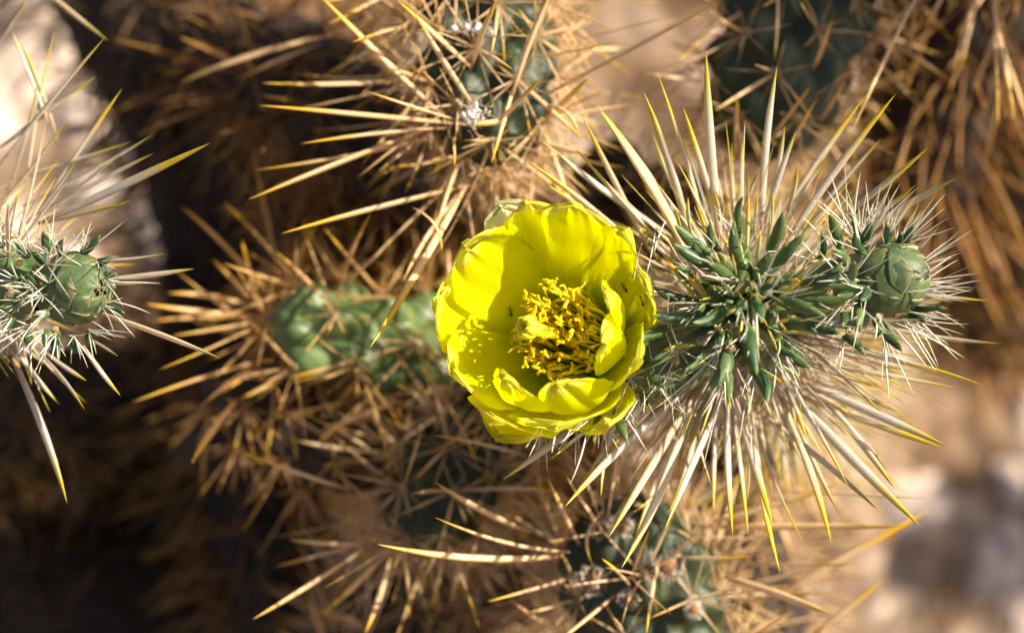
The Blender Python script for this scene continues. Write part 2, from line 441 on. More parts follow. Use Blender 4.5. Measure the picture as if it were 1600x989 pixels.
def areole_at(root, pos, nrm, r, kind='felt', seed=0):
    """a pad of short matted wool"""
    rg = np.random.default_rng(seed); b = MB()
    V, F = blob(pos, (r * .7, r * .7, r * .35), .4, seed, 7, 10, nrm); b.add(V, F)
    a = perp(nrm); c = np.cross(nrm, a)
    for k in range(70):
        q = rg.uniform(0, 6.28); e = rg.uniform(.0, 1.0)
        dd = a * math.cos(q) * e + c * math.sin(q) * e
        st = pos + dd * r * .6 + nrm * r * .15
        b.add(*spine_geo(st, st + unit(dd * 1.2 + nrm * rg.uniform(.2, 1.2) + rg.normal(0, .4, 3)) * r * rg.uniform(.35, .85), r * rg.uniform(.09, .17), n=3, segs=LOWSEG,
                         bend=rg.normal(0, .15, 3) * r))
    return b.build('areole', kind, root)

def auto_spines(ar, per=(7, 11), length=(1.6, 3.4), width=(.07, .16), spread=1.0, seed=0, filt=None, mat=None):
    rg = np.random.default_rng(seed); out = []
    for (pos, n, t, f) in ar:
        if filt and not filt(pos, n, f): continue
        a = perp(n); b = np.cross(n, a); k = rg.integers(per[0], per[1] + 1); ph = rg.uniform(0, 6.28)
        for i in range(k):
            cen = i < 3
            e = rg.uniform(.15, .6) * spread if cen else rg.uniform(.7, 1.7) * spread
            q = ph + i * 2.4
            d = unit(n + (a * math.cos(q) + b * math.sin(q)) * e + rg.normal(0, .08, 3))
            L = rg.uniform(*length) * (1 if cen else .68) * rg.uniform(.75, 1.0)
            wd = rg.uniform(*width) * (1 if cen else .6)
            kw = {'r': rg.uniform()}
            if mat: kw['mat'] = mat
            out.append((pos, pos + d * L, wd, kw))
    return out

# ------------------------------------------------------------------ ground
def ground():
    n = 260; u = np.linspace(-1, 1, n); g = np.sinh(u * 6.2) / np.sinh(6.2) * 120.0
    X, Y = np.meshgrid(g, g, indexing='ij')
    rg = np.random.default_rng(5); Z = np.zeros_like(X)
    for k in range(40):
        f = 2 ** rg.uniform(0.5, 6.2); a = rg.uniform(0, 6.28); ph = rg.uniform(0, 6.28)
        Z += .012 / f ** .85 * np.sin((X * math.cos(a) + Y * math.sin(a)) * f + ph)
    V = np.stack([X, Y, Z], -1).reshape(-1, 3)
    me = bpy.data.meshes.new('ground'); me.from_pydata(V.tolist(), [], grid_faces(n, n, False))
    me.polygons.foreach_set('use_smooth', [True] * len(me.polygons)); me.materials.append(M['ground'])
    o = bpy.data.objects.new('ground', me); COL.objects.link(o); o['kind'] = 'structure'
    return o
ground()

def on_ground(px, py):
    """where the line of sight through a photo pixel meets the ground, in frame cm"""
    cx = (px - 800) * PX; cyy = (494.5 - py) * PX
    up = np.array([0, math.cos(PITCH), math.sin(PITCH)])
    o = np.array([0, 0, DIST]); d = np.array([cx, cyy, -DIST]); t = (-H0 - np.dot(up, o)) / np.dot(up, d)
    return o + d * t
UPF = np.array([0, math.cos(PITCH), math.sin(PITCH)])

def rock(px, py, r, seed, label, group):
    c = on_ground(px, py); rg = np.random.default_rng(seed)
    t = thing('stone', c, label, 'stone', group)
    nr, nc = 16, 22; V = []
    dirs = rg.normal(size=(7, 3)); dirs /= np.linalg.norm(dirs, axis=1)[:, None]; offs = rg.uniform(.62, .95, 7)
    for i in range(nr):
        th = math.pi * (i + .02) / (nr - .96)
        for j in range(nc):
            ph = 6.28318 * j / nc; d = np.array([math.sin(th) * math.cos(ph), math.sin(th) * math.sin(ph), math.cos(th)])
            q = 1.0
            for e, o_ in zip(dirs, offs):
                k = np.dot(d, e)
                if k > .05: q = min(q, o_ / k)
            V.append(d * (q + rg.normal(0, .012)))
    V = np.array(V) * r * np.array([rg.uniform(.9, 1.5), rg.uniform(.8, 1.2), rg.uniform(.5, .8)])
    a = perp(UPF); b = np.cross(UPF, a); an = rg.uniform(0, 6.28)
    a, b = a * math.cos(an) + b * math.sin(an), -a * math.sin(an) + b * math.cos(an)
    V = V @ np.array([a, b, UPF]) + c + UPF * r * .3
    bb = MB(); bb.add(V, grid_faces(nr, nc)); o = bb.build('stone', 'rock', t)
    # one mesh, no parts: make the mesh itself the thing
    for k in ('label', 'category', 'group'): o[k] = t[k]
    o.parent = None; o.location = t.location.copy(); bpy.data.objects.remove(t)
    o.name = 'stone'
rg = np.random.default_rng(77)
for i in range(34):
    rock(rg.uniform(-60, 330), rg.uniform(-20, 460), rg.uniform(.5, 1.5), 100 + i,
         'pinkish stone on the ground between the upper left stem and the dark trunk', 'stones on the upper left ground')
for i in range(16):
    rock(rg.uniform(-40, 240), rg.uniform(560, 860), rg.uniform(.5, 1.6), 200 + i,
         'brown stone on the shaded ground below the left budded stem', 'stones on the lower left ground')
for i in range(22):
    rock(rg.uniform(1230, 1660), rg.uniform(380, 1010), rg.uniform(.4, 1.3), 300 + i,
         'small stone on the pale ground right of the flowering stem', 'stones on the right ground')

def scatter():
    rg = np.random.default_rng(8); a0 = np.array([1.0, 0, 0]); b0 = np.cross(UPF, a0)
    for name, mat, cnt, lo, hi in (('gravel', 'rock', 2600, .10, .42), ('gravel', 'dark_gravel', 1500, .10, .5)):
        b = MB()
        for k in range(cnt):
            c = on_ground(rg.uniform(-500, 2100), rg.uniform(-450, 1500)); r = lo + (hi - lo) * rg.uniform() ** 2.5
            V, F = blob(c + UPF * r * .3, (r, r * rg.uniform(.6, 1), r * .6), .22, k, 5, 7, UPF); b.add(V, F)
        t = thing(name, [0, 0, 0], 'x', 'x'); o = b.build(name, mat, t); o.parent = None; o.location = t.location.copy(); bpy.data.objects.remove(t); o['kind'] = 'stuff'; o.name = name
    b = MB()
    for k in range(2600):
        c = on_ground(rg.uniform(-500, 2100), rg.uniform(-450, 1500)); q = rg.uniform(0, 6.28)
        d = a0 * math.cos(q) + b0 * math.sin(q) + UPF * rg.uniform(-.05, .25)
        b.add(*spine_geo(c + UPF * .12, c + UPF * .12 + unit(d) * rg.uniform(.8, 3.4), rg.uniform(.06, .22), n=4, segs=LOWSEG, bend=rg.normal(0, .1, 3)))
    t = thing('litter', [0, 0, 0], 'x', 'x'); o = b.build('litter', 'spine_rust', t); o.parent = None; o.location = t.location.copy(); bpy.data.objects.remove(t); o['kind'] = 'stuff'; o.name = 'litter'
scatter()

# ------------------------------------------------------------------ background: trunk and old joints
def old_joint(name, pts, rad, label, mat_s, mat_b='bark', per=(6, 9), length=(2.0, 3.6), width=(.06, .14), seed=0,
              cat='cactus branch', tub=(1.7, 1.0), filt=None, group=None, extra=None, areoles=0):
    t = thing(name, pts[0], label, cat, group)
    b = MB(); V, F, UV, ar = stem_geo(pts, rad, tub, .35, 110, 40, True, seed); b.add(V, F, UV); b.build('stem_body', mat_b, t)
    sp = auto_spines(ar, per, length, width, 1.0, seed + 1, filt)
    if extra: sp += extra
    put_spines(t, sp, mat_s)
    if areoles:
        for i, (pos, n, tt, f) in enumerate([a for a in ar if a[1][2] > .1][:areoles]): areole_at(t, pos, n, .16, 'felt', i)
    return t, ar

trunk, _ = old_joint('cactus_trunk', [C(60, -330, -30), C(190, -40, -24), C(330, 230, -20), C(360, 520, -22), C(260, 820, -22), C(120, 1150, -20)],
          [2.6, 2.6, 2.4, 2.2, 2.6, 2.8], 'thick dark brown old trunk crossing behind the left side, old spines darkened to stand in for shade', 'spine_old_shaded',
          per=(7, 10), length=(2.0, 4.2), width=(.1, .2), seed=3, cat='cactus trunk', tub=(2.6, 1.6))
b = MB()
for k in range(40):
    V, F = blob(C(300 + RNG.normal(0, 16), 702 + RNG.normal(0, 14), -18.6 + RNG.normal(0, .25)), RNG.uniform(.1, .28), .5, k, 5, 6); b.add(V, F)
b.build('wool_tuft', 'white_wool', trunk)
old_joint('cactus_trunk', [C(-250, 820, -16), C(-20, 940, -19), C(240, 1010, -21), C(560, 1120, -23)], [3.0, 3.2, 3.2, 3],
          'old trunk across the lower left corner, darkened to stand in for deep shade', 'spine_old_shaded', per=(6, 9), length=(2, 3.6), width=(.09, .18), seed=4,
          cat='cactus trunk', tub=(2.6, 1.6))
old_joint('dead_cholla_joint', [C(330, 60, -13), C(480, 130, -11), C(620, 250, -10), C(760, 330, -10)], [1.3, 1.5, 1.5, 1.2],
          'old tan joint behind the upper stem bristling with golden spines', 'spine_rust', per=(10, 14), length=(2.2, 4.0), seed=6)
old_joint('dead_cholla_joint', [C(430, 330, -14), C(560, 380, -13), C(720, 420, -13), C(900, 380, -13)], [1.3, 1.5, 1.5, 1.2],
          'old joint buried in golden spines just left of the flower rim', 'spine_gold', per=(14, 19), length=(2.0, 3.6), seed=7)
old_joint('dead_cholla_joint', [C(470, 640, -12), C(620, 640, -12), C(800, 700, -12), C(960, 760, -13)], [1.3, 1.6, 1.5, 1.2],
          'old joint under the flower wrapped in orange gold spines', 'spine_gold', per=(14, 19), length=(2.2, 3.8), seed=8)
old_joint('dead_cholla_joint', [C(560, 1080, -12), C(640, 960, -12), C(760, 900, -12), C(900, 880, -12)], [1.4, 1.6, 1.5, 1.2],
          'old joint at the bottom edge with straw spines below the lower middle stem', 'spine_tan', per=(14, 19), length=(2.2, 3.8), seed=9)
old_joint('dead_cholla_joint', [C(1000, 300, -11), C(1120, 420, -10), C(1180, 600, -10), C(1120, 760, -11)], [1.2, 1.5, 1.5, 1.2],
          'tan joint directly beneath the flowering stem, spines spread all round', 'spine_tan', per=(13, 17), length=(2.0, 3.4), seed=10)
old_joint('dead_cholla_joint', [C(1620, -160, -10), C(1520, -20, -12), C(1460, 120, -14), C(1440, 330, -17)], [1.6, 2.0, 2.0, 1.6],
          'hanging brown dead joint in the upper right corner with drooping golden spines', 'spine_rust', per=(4, 6), length=(3, 5.5), width=(.09, .2), seed=12)
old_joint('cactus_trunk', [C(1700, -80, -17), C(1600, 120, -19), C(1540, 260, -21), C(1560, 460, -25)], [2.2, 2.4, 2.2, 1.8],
          'old trunk at the right edge behind the hanging brown joint, darkened for shade', 'spine_old_shaded', per=(7, 9), length=(2, 3.8), width=(.09, .18), seed=13,
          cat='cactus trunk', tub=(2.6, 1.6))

old_joint('dead_cholla_joint', [C(-160, 700, -17), C(20, 660, -18), C(170, 640, -19), C(300, 610, -20)], [1.6, 2.0, 2.0, 1.4],
          'rusty old joint in the half shade below the left budded stem', 'spine_rust', per=(11, 15), length=(1.5, 3.0), width=(.08, .16), seed=14)
old_joint('dead_cholla_joint', [C(250, -60, -16), C(330, 60, -16), C(380, 200, -16), C(400, 360, -17)], [1.2, 1.6, 1.6, 1.2],
          'old joint with spines darkened for shade, between the dark trunk and the upper stem spines', 'spine_old_shaded', per=(6, 8), length=(2, 3.6), width=(.08, .16), seed=15)
old_joint('dead_cholla_joint', [C(380, 560, -16), C(400, 720, -16), C(440, 880, -16), C(470, 1060, -16)], [1.3, 1.7, 1.7, 1.3],
          'rusty joint beside the dark trunk, left of the lower middle stem', 'spine_rust', per=(5, 7), length=(2, 3.6), width=(.08, .16), seed=16)
old_joint('dead_cholla_joint', [C(1460, 330, -20), C(1490, 400, -22), C(1520, 470, -24), C(1600, 560, -26)], [1.2, 1.7, 1.7, 1.2],
          'rusty joint low on the right between the bud and the right edge', 'spine_rust', per=(11, 15), length=(1.5, 3.0), width=(.08, .16), seed=17)
old_joint('dead_cholla_joint', [C(900, 420, -12), C(920, 350, -12), C(950, 280, -12), C(980, 220, -12)], [.8, .9, .9, .7],
          'slim tan joint between the upper stem and the nearly black stem', 'spine_pale', per=(11, 14), length=(1.6, 3.2), width=(.04, .09), seed=18)
old_joint('dead_cholla_joint', [C(1120, 780, -11), C(1160, 860, -11), C(1190, 940, -11), C(1200, 1040, -11)], [.9, 1.1, 1.1, .9],
          'slim tan joint right of the stem with woolly rings', 'spine_tan', per=(8, 12), length=(1.6, 3.2), width=(.04, .09), seed=19)
old_joint('dead_cholla_joint', [C(340, 560, -8.5), C(430, 640, -9), C(520, 700, -9), C(610, 730, -9)], [.8, 1.1, 1.1, .8],
          'short joint between the two left stems wrapped in bright orange gold spines', 'spine_gold', per=(9, 13), length=(1.2, 2.8), width=(.05, .11), seed=20)
# unseen joints added beyond the right edge only to shade ground, trunk and stem
def shade_joint(targets, t, rad, label, seed, per=(8, 11), mat='spine_tan'):
    old_joint('added_shade_joint', [C(*a) + SUNC * t for a in targets], rad, label, mat, 'stem_dark', per=per, seed=seed)
shade_joint([(1420, 150, -18), (1500, 230, -19), (1560, 320, -20), (1600, 420, -22)], 13, [1.8, 2.2, 2.2, 1.8], 'thick unseen joint added beyond the right edge to shade the right trunk', 43)
shade_joint([(1330, -120, -8), (1270, 0, -7.5), (1220, 110, -7), (1150, 230, -7)], 15, [1.7, 2.2, 2.2, 1.7], 'unseen joint added beyond the right edge to shade the nearly black stem', 46)
shade_joint([(1330, 900, -36), (1420, 930, -37), (1520, 950, -38), (1620, 960, -39)], 18, [1.2, 1.7, 1.7, 1.2], 'unseen joint added low beyond the right edge to shade the lower corner', 47)
shade_joint([(1450, 760, -36), (1500, 850, -37), (1560, 930, -38), (1600, 1030, -39)], 14, [.7, .9, .9, .7], 'unseen spiny joint added beyond the right edge to shade the pale ground', 42)

# ------------------------------------------------------------------ middle-distance green stems
def tr(x1, y1, z1, x0, y0, z0, wpx, **k):
    """one traced spine: point, root, width in photo pixels"""
    return (C(x0, y0, z0), C(x1, y1, z1), wpx * PX, k)

def green_stem(pts, rad, label, mat_b='stem_blue', mat_s='spine_tan', per=(7, 10), length=(1.6, 3.4), width=(.06, .13), seed=0, extra=None,
               kinds='felt', ar_r=.17, filt=None, tub=(1.9, 1.15), scars=()):
    t = thing('cholla_branch', pts[0], label, 'cactus branch')
    b = MB(); V, F, UV, ar = stem_geo(pts, rad, tub, .62, 150, 72, True, seed); b.add(V, F, UV); b.build('stem_body', mat_b, t)
    sp = auto_spines(ar, per, length, width, 1.7, seed + 1, filt)
    for e in (extra or []): e[3]['pri'] = 50
    put_spines(t, sp + (extra or []), mat_s)
    vis = sorted([a for a in ar if a[1][2] > .05 and abs(a[0][0]) < 14 and abs(a[0][1]) < 9], key=lambda a: -a[1][2])[:36]
    for i, (pos, n, tt, f) in enumerate(vis): areole_at(t, pos, n, ar_r, kinds, seed * 50 + i)
    for i, (x, y, z, r) in enumerate(scars):                  # open woolly ring round a brown fruit scar
        p = C(x, y, z); b = MB(); n = unit(np.array([RNG.uniform(-.3, .3), RNG.uniform(-.3, .3), 1]))
        a = perp(n); c = np.cross(n, a)
        ring = []
        for k in range(44):
            q = 6.28 * k / 44 + RNG.uniform(-.1, .1); e = RNG.uniform(.55, 1.15) * (1 + .25 * math.sin(2 * q + x))
            V, F = blob(p + (a * math.cos(q) + c * math.sin(q)) * r * e, r * RNG.uniform(.1, .24), .45, k, 5, 6); b.add(V, F)
            dd = a * math.cos(q) + c * math.sin(q)
            b.add(*spine_geo(p + dd * r, p + dd * r * RNG.uniform(1.2, 1.7) + n * r * RNG.uniform(-.1, .5), r * .12, n=3, segs=LOWSEG))
        w_ = b.build('areole', 'wool', t)
        b = MB(); V, F = blob(p + n * r * .05, (r * .72, r * .72, r * .3), .15, i, 7, 12, n); b.add(V, F); b.build('fruit_scar', 'scar', w_)
    return t

# upper stem, above the flower
up = [tr(388, 312, -2.5, 660, 205, -4, 13), tr(405, 165, -2.5, 730, 195, -3.5, 15), tr(470, 225, -2.5, 700, 200, -3.5, 12),
      tr(400, 266, -3.5, 680, 215, -4.5, 9), tr(410, 130, -4, 640, 125, -5, 9), tr(497, -10, -3, 690, 180, -3.5, 12), tr(573, 143, -2, 720, 190, -3, 10),
      tr(647, 20, -2, 742, 170, -3, 9), tr(440, 365, -2, 735, 290, -4, 10), tr(578, 543, -.5, 728, 290, -3.5, 14), tr(620, 0, -2, 735, 105, -3.5, 9),
      tr(775, 0, -1, 735, 110, -3, 10), tr(870, -30, -1, 800, 150, -3, 16), tr(850, 118, -1.5, 775, 195, -3, 8), tr(1130, 0, -1.5, 850, 150, -4, 16),
      tr(962, 65, -2.5, 830, 90, -4, 9), tr(920, 122, -2.5, 845, 195, -4, 11), tr(905, 212, -1.5, 845, 165, -3.5, 10, bend=np.array([.15, .2, .1])),
      tr(710, 260, -1.5, 708, 215, -3.5, 5), tr(925, 243, -3, 830, 220, -4, 9), tr(520, 470, -4, 700, 290, -5, 8), tr(630, 440, -3, 720, 300, -4.5, 9),
      tr(280, 130, -7, 520, 55, -6.5, 16), tr(365, 128, -8, 500, 70, -7, 10), tr(560, 60, -4, 700, 200, -5, 8), tr(450, 590, -5.5, 560, 560, -6, 5),
      tr(700, 590, -3, 700, 380, -6, 10), tr(740, 195, -1.6, 790, 190, -3.2, 14), tr(690, 400, -1.8, 645, 325, -2.6, 5, bend=np.array([.2, .15, 0]))]
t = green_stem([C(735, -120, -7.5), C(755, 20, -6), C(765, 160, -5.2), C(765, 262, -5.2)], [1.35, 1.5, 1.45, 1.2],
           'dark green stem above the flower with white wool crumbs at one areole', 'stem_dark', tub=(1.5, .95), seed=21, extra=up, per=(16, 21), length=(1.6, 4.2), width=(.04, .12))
b = MB()
for k in range(26):
    V, F = blob(C(741 + RNG.normal(0, 9), 184 + RNG.normal(0, 7), -2.6 + RNG.normal(0, .1)), RNG.uniform(.03, .065), .5, k, 5, 6); b.add(V, F)
for k in range(14):
    V, F = blob(C(745 + RNG.normal(0, 16), 45 + RNG.normal(0, 4), -3.2 + RNG.normal(0, .1)), RNG.uniform(.04, .08), .5, k + 60, 5, 6); b.add(V, F)
for k in range(150):
    c_ = C(741 + RNG.normal(0, 10), 184 + RNG.normal(0, 8), -2.6 + RNG.normal(0, .1)) if k < 100 else C(745 + RNG.normal(0, 18), 45 + RNG.normal(0, 5), -3.2)
    b.add(*spine_geo(c_, c_ + RNG.normal(0, .13, 3), .018, n=3, segs=LOWSEG, bend=RNG.normal(0, .05, 3)))
b.build('wool_tuft', 'white_wool', t)

# stem on the left, middle distance, pointing left
ml = [tr(208, 628, -5, 420, 560, -7, 11), tr(300, 722, -4, 370, 625, -6, 13), tr(372, 625, -6, 470, 570, -7, 12), tr(308, 640, -6, 410, 560, -7, 9), tr(228, 475, -5.5, 400, 495, -7, 10),
      tr(262, 458, -6.5, 400, 480, -7.5, 9), tr(236, 502, -7, 390, 500, -8, 7), tr(284, 323, -7, 400, 440, -8, 9), tr(330, 403, -7, 400, 470, -8, 8),
      tr(378, 375, -6, 405, 480, -7.5, 11), tr(395, 230, -8, 440, 440, -9, 8), tr(345, 615, -6, 420, 575, -7.5, 9), tr(640, 462, -6, 500, 455, -7, 7), tr(600, 500, -6, 490, 490, -7, 8),
      tr(500, 340, -7, 440, 450, -8, 9), tr(390, 420, -6, 430, 470, -8, 9), tr(415, 720, -7, 430, 580, -8, 8)]
green_stem([C(760, 545, -9.0), C(640, 535, -8.0), C(520, 520, -7.2), C(420, 500, -6.6)], [1.0, 1.05, 1.1, .85],
           'blurred green stem left of the flower lying level with golden lit spines at its end', 'stem', 'spine_gold', seed=23, extra=ml, per=(8, 11), length=(1.4, 3.8), width=(.05, .12))

# lower middle stem
lm = [tr(377, 706, -4, 545, 765, -6, 12), tr(395, 967, -3, 565, 860, -5.5, 14), tr(450, 842, -5, 570, 850, -6, 10), tr(430, 885, -5.5, 560, 850, -6.5, 11),
      tr(675, 680, -3, 830, 715, -5, 9), tr(678, 752, -2.5, 830, 832, -4.5, 11), tr(630, 765, -4, 660, 670, -5, 7), tr(522, 945, -5, 600, 870, -6, 9), tr(640, 965, -4, 630, 860, -6, 8),
      tr(480, 650, -5, 600, 720, -7, 9), tr(630, 622, -6, 500, 675, -7, 12), tr(570, 990, -4, 610, 870, -6, 10)]
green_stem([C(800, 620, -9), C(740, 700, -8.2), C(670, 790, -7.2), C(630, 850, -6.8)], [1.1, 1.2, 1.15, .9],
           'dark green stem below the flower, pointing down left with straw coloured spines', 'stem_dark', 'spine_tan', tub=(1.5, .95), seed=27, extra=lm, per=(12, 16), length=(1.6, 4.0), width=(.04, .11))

# lower right stem with fruit scars
lr = [tr(590, 850, -1.5, 880, 868, -4, 12), tr(680, 808, -1.5, 890, 862, -4, 13), tr(855, 745, -2, 905, 850, -4.5, 8), tr(940, 872, -1.5, 985, 915, -3.8, 10),
      tr(1015, 828, -1.5, 985, 905, -3.8, 7), tr(1445, 778, -3, 1200, 765, -5, 11), tr(1410, 822, -3.5, 1090, 822, -5.5, 13), tr(1343, 880, -4, 1120, 875, -6, 10),
      tr(1300, 925, -4, 1140, 912, -5.5, 9), tr(1450, 800, -5, 1210, 935, -6, 16), tr(1310, 756, -4, 1120, 815, -5, 13), tr(1300, 960, -3, 1130, 900, -4.5, 15), tr(1380, 905, -6, 1270, 990, -6.5, 9),
      tr(990, 800, -1.5, 1062, 745, -3.5, 9), tr(1010, 990, -2, 1030, 870, -3.7, 9), tr(925, 880, -2.8, 940, 800, -4, 9, bend=np.array([-.25, 0, 0])), tr(1170, 870, -3, 1060, 870, -4, 8),
      tr(1050, 960, -2, 985, 900, -3.8, 6), tr(760, 940, -3, 900, 900, -4.5, 11), tr(860, 1010, -2, 960, 930, -4, 10)]
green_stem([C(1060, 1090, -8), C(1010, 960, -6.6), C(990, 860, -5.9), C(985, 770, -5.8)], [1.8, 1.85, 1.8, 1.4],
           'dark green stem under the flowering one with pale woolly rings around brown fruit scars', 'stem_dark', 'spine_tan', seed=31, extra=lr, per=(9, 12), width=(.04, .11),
           length=(1.6, 3.9), tub=(1.7, 1.15), scars=[(970, 822, -4.1, .26), (922, 907, -4.2, .3), (1044, 884, -4.0, .3), (982, 935, -4.0, .2), (935, 828, -4.4, .18), (1085, 950, -4.3, .2)])

# upper right dark stem
ur = [tr(1332, 205, -3, 1440, -20, -5, 13), tr(1152, 145, -4, 1148, 250, -5.5, 10), tr(1210, 95, -4, 1215, -20, -5.5, 8), tr(1300, 30, -4, 1270, 110, -6, 8), tr(1267, 135, -3.5, 1205, 215, -5.5, 9),
      tr(1276, 155, -3.5, 1230, 240, -5.5, 9), tr(1325, 118, -4.5, 1280, 190, -6, 7), tr(1055, 100, -5, 1160, 20, -6.5, 9)]
green_stem([C(1300, -160, -10), C(1255, -20, -8.6), C(1215, 110, -7.6), C(1165, 250, -7.2)], [1.8, 1.85, 1.7, 1.3],
           'green stem darkened almost to black for shade, slanting down from the top edge behind the rosette', 'stem_dark', 'spine_tan', seed=35, extra=ur, per=(8, 11), length=(1.4, 3.2), width=(.05, .1), tub=(1.7, 1.1))

# upper right hanging spines belong to a stem just outside the top edge
tr_ = [tr(1560, 200, -5, 1552, -20, -6, 12), tr(1585, 190, -5, 1545, -10, -6, 10), tr(1500, 110, -8, 1530, -20, -8, 11), tr(1424, 90, -7, 1432, -10, -7, 8), tr(1490, 110, -6, 1525, -15, -6.5, 9), tr(1620, 230, -7, 1560, 60, -8, 9)]
green_stem([C(1640, -260, -8), C(1590, -180, -8), C(1540, -100, -8), C(1500, -60, -8)], [1.3, 1.4, 1.3, 1.0],
           'stem at the top right edge, only its long hanging grey spines in view', 'stem_dark', 'spine_tan', seed=37, extra=tr_, per=(6, 8), length=(1.6, 3.4))

# ------------------------------------------------------------------ buds
def bud(root, c, r, ax, seed, mat='bud'):
    """globular flower bud: a core closed over by overlapping scales; ax points to its tip"""
    rg = np.random.default_rng(seed); ax = unit(ax); a = perp(ax); bb = np.cross(ax, a)
    b = MB(); nr, nc = 22, 28; V = []
    for i in range(nr):
        th = math.pi * (i + .02) / (nr - .96)
        for j in range(nc):
            ph = 6.28318 * j / nc
            rad = math.sin(th) ** .85 * 1.02; hgt = -math.cos(th) * 1.2
            V.append(c + (a * math.cos(ph) + bb * math.sin(ph)) * rad * r * .93 + ax * hgt * r * 1.02)
    b.add(np.array(V), grid_faces(nr, nc)); core = b.build('flower_bud', mat, root)
    for ring, (th0, th1, cnt, wd) in enumerate([(-1.3, .1, 4, .85), (-.9, .55, 4, .9), (-.3, .98, 4, .85), (.1, 1.3, 3, .95), (.45, 1.55, 3, .9)]):
        for q in range(cnt):
            ph = 6.28318 * (q + .5 * (ring % 2)) / cnt + rg.uniform(-.2, .2); b = MB(); V = []; UV = []
            n1, n2 = 19, 17; tilt = rg.uniform(-.12, .12); lift = rg.uniform(.07, .22) * (1 if ring < 3 else .25)
            for i in range(n1):
                v = i / (n1 - 1); th = th0 + (th1 - th0) * v
                wv = wd * (math.sin(math.pi * .5 * min(1, .35 + v * 1.3)) if v < .5 else max(.015, 1 - ((v - .5) / .5) ** 1.6))
                for j in range(n2):
                    u = -1 + 2 * j / (n2 - 1)
                    p_ = ph + tilt * v + u * wv / max(.5, max(0, math.cos(th)) ** .8)
                    rr = r * (.90 + .045 * ring + .05 * (1 - abs(u) ** 1.5) * (.4 + .6 * v) + lift * max(0, v - .55) * 1.6
                              + .014 * math.cos(9 * u + q) * v - .02 * math.exp(-(u / .1) ** 2) * (1 - v))
                    d = (a * math.cos(p_) + bb * math.sin(p_)) * max(0.0, math.cos(th)) ** .85
                    V.append(c + d * rr + ax * math.sin(th) * (rr * (1.16 - .03 * ring)) * (1 + .14 * max(0, math.sin(th)) ** 3) + rg.normal(0, .0012 * r, 3)); UV.append((rg.uniform() * 0 + ((seed * 7 + ring * 5 + q) * .37) % 1, max(v, abs(u) ** 6 * .98)))
            b.add(np.array(V), grid_faces(n1, n2, False), UV)
            o = b.build('bud_scale', 'bud_scale', core)
            md = o.modifiers.new('t', 'SOLIDIFY'); md.thickness = .0006; md.offset = -1
    return core

# ------------------------------------------------------------------ hero stem with rosette, flower and bud
hero = thing('flowering_cholla_branch', C(1240, 640, -13), 'green stem tip pointing at the viewer with leaf rosette, open yellow flower and round bud', 'cactus branch')
b = MB()
V, F, UV, ar0 = stem_geo([C(1240, 640, -13), C(1215, 590, -9), C(1185, 510, -4.5), C(1170, 462, -.9)], [1.05, 1.1, 1.05, .95], (1.3, .8), .36, 130, 60, True, 51)
b.add(V, F, UV); b.build('stem_body', 'stem', hero)
V, F, UV, arf = stem_geo([C(1145, 520, -2.6), C(1080, 550, -2.0), C(1010, 570, -1.7), C(930, 558, -1.9)], [.45, .72, .85, .78], (1.1, .75), .34, 90, 48, False, 52)
b = MB(); b.add(V, F, UV); b.build('flower_stalk', 'stem', hero)
V, F, UV, arb = stem_geo([C(1195, 480, -2.2), C(1250, 470, -1.7), C(1310, 462, -1.3), C(1360, 448, -.9)], [.45, .62, .75, .7], (1.1, .75), .34, 90, 48, False, 53)
b = MB(); b.add(V, F, UV); b.build('bud_stalk', 'stem', hero)

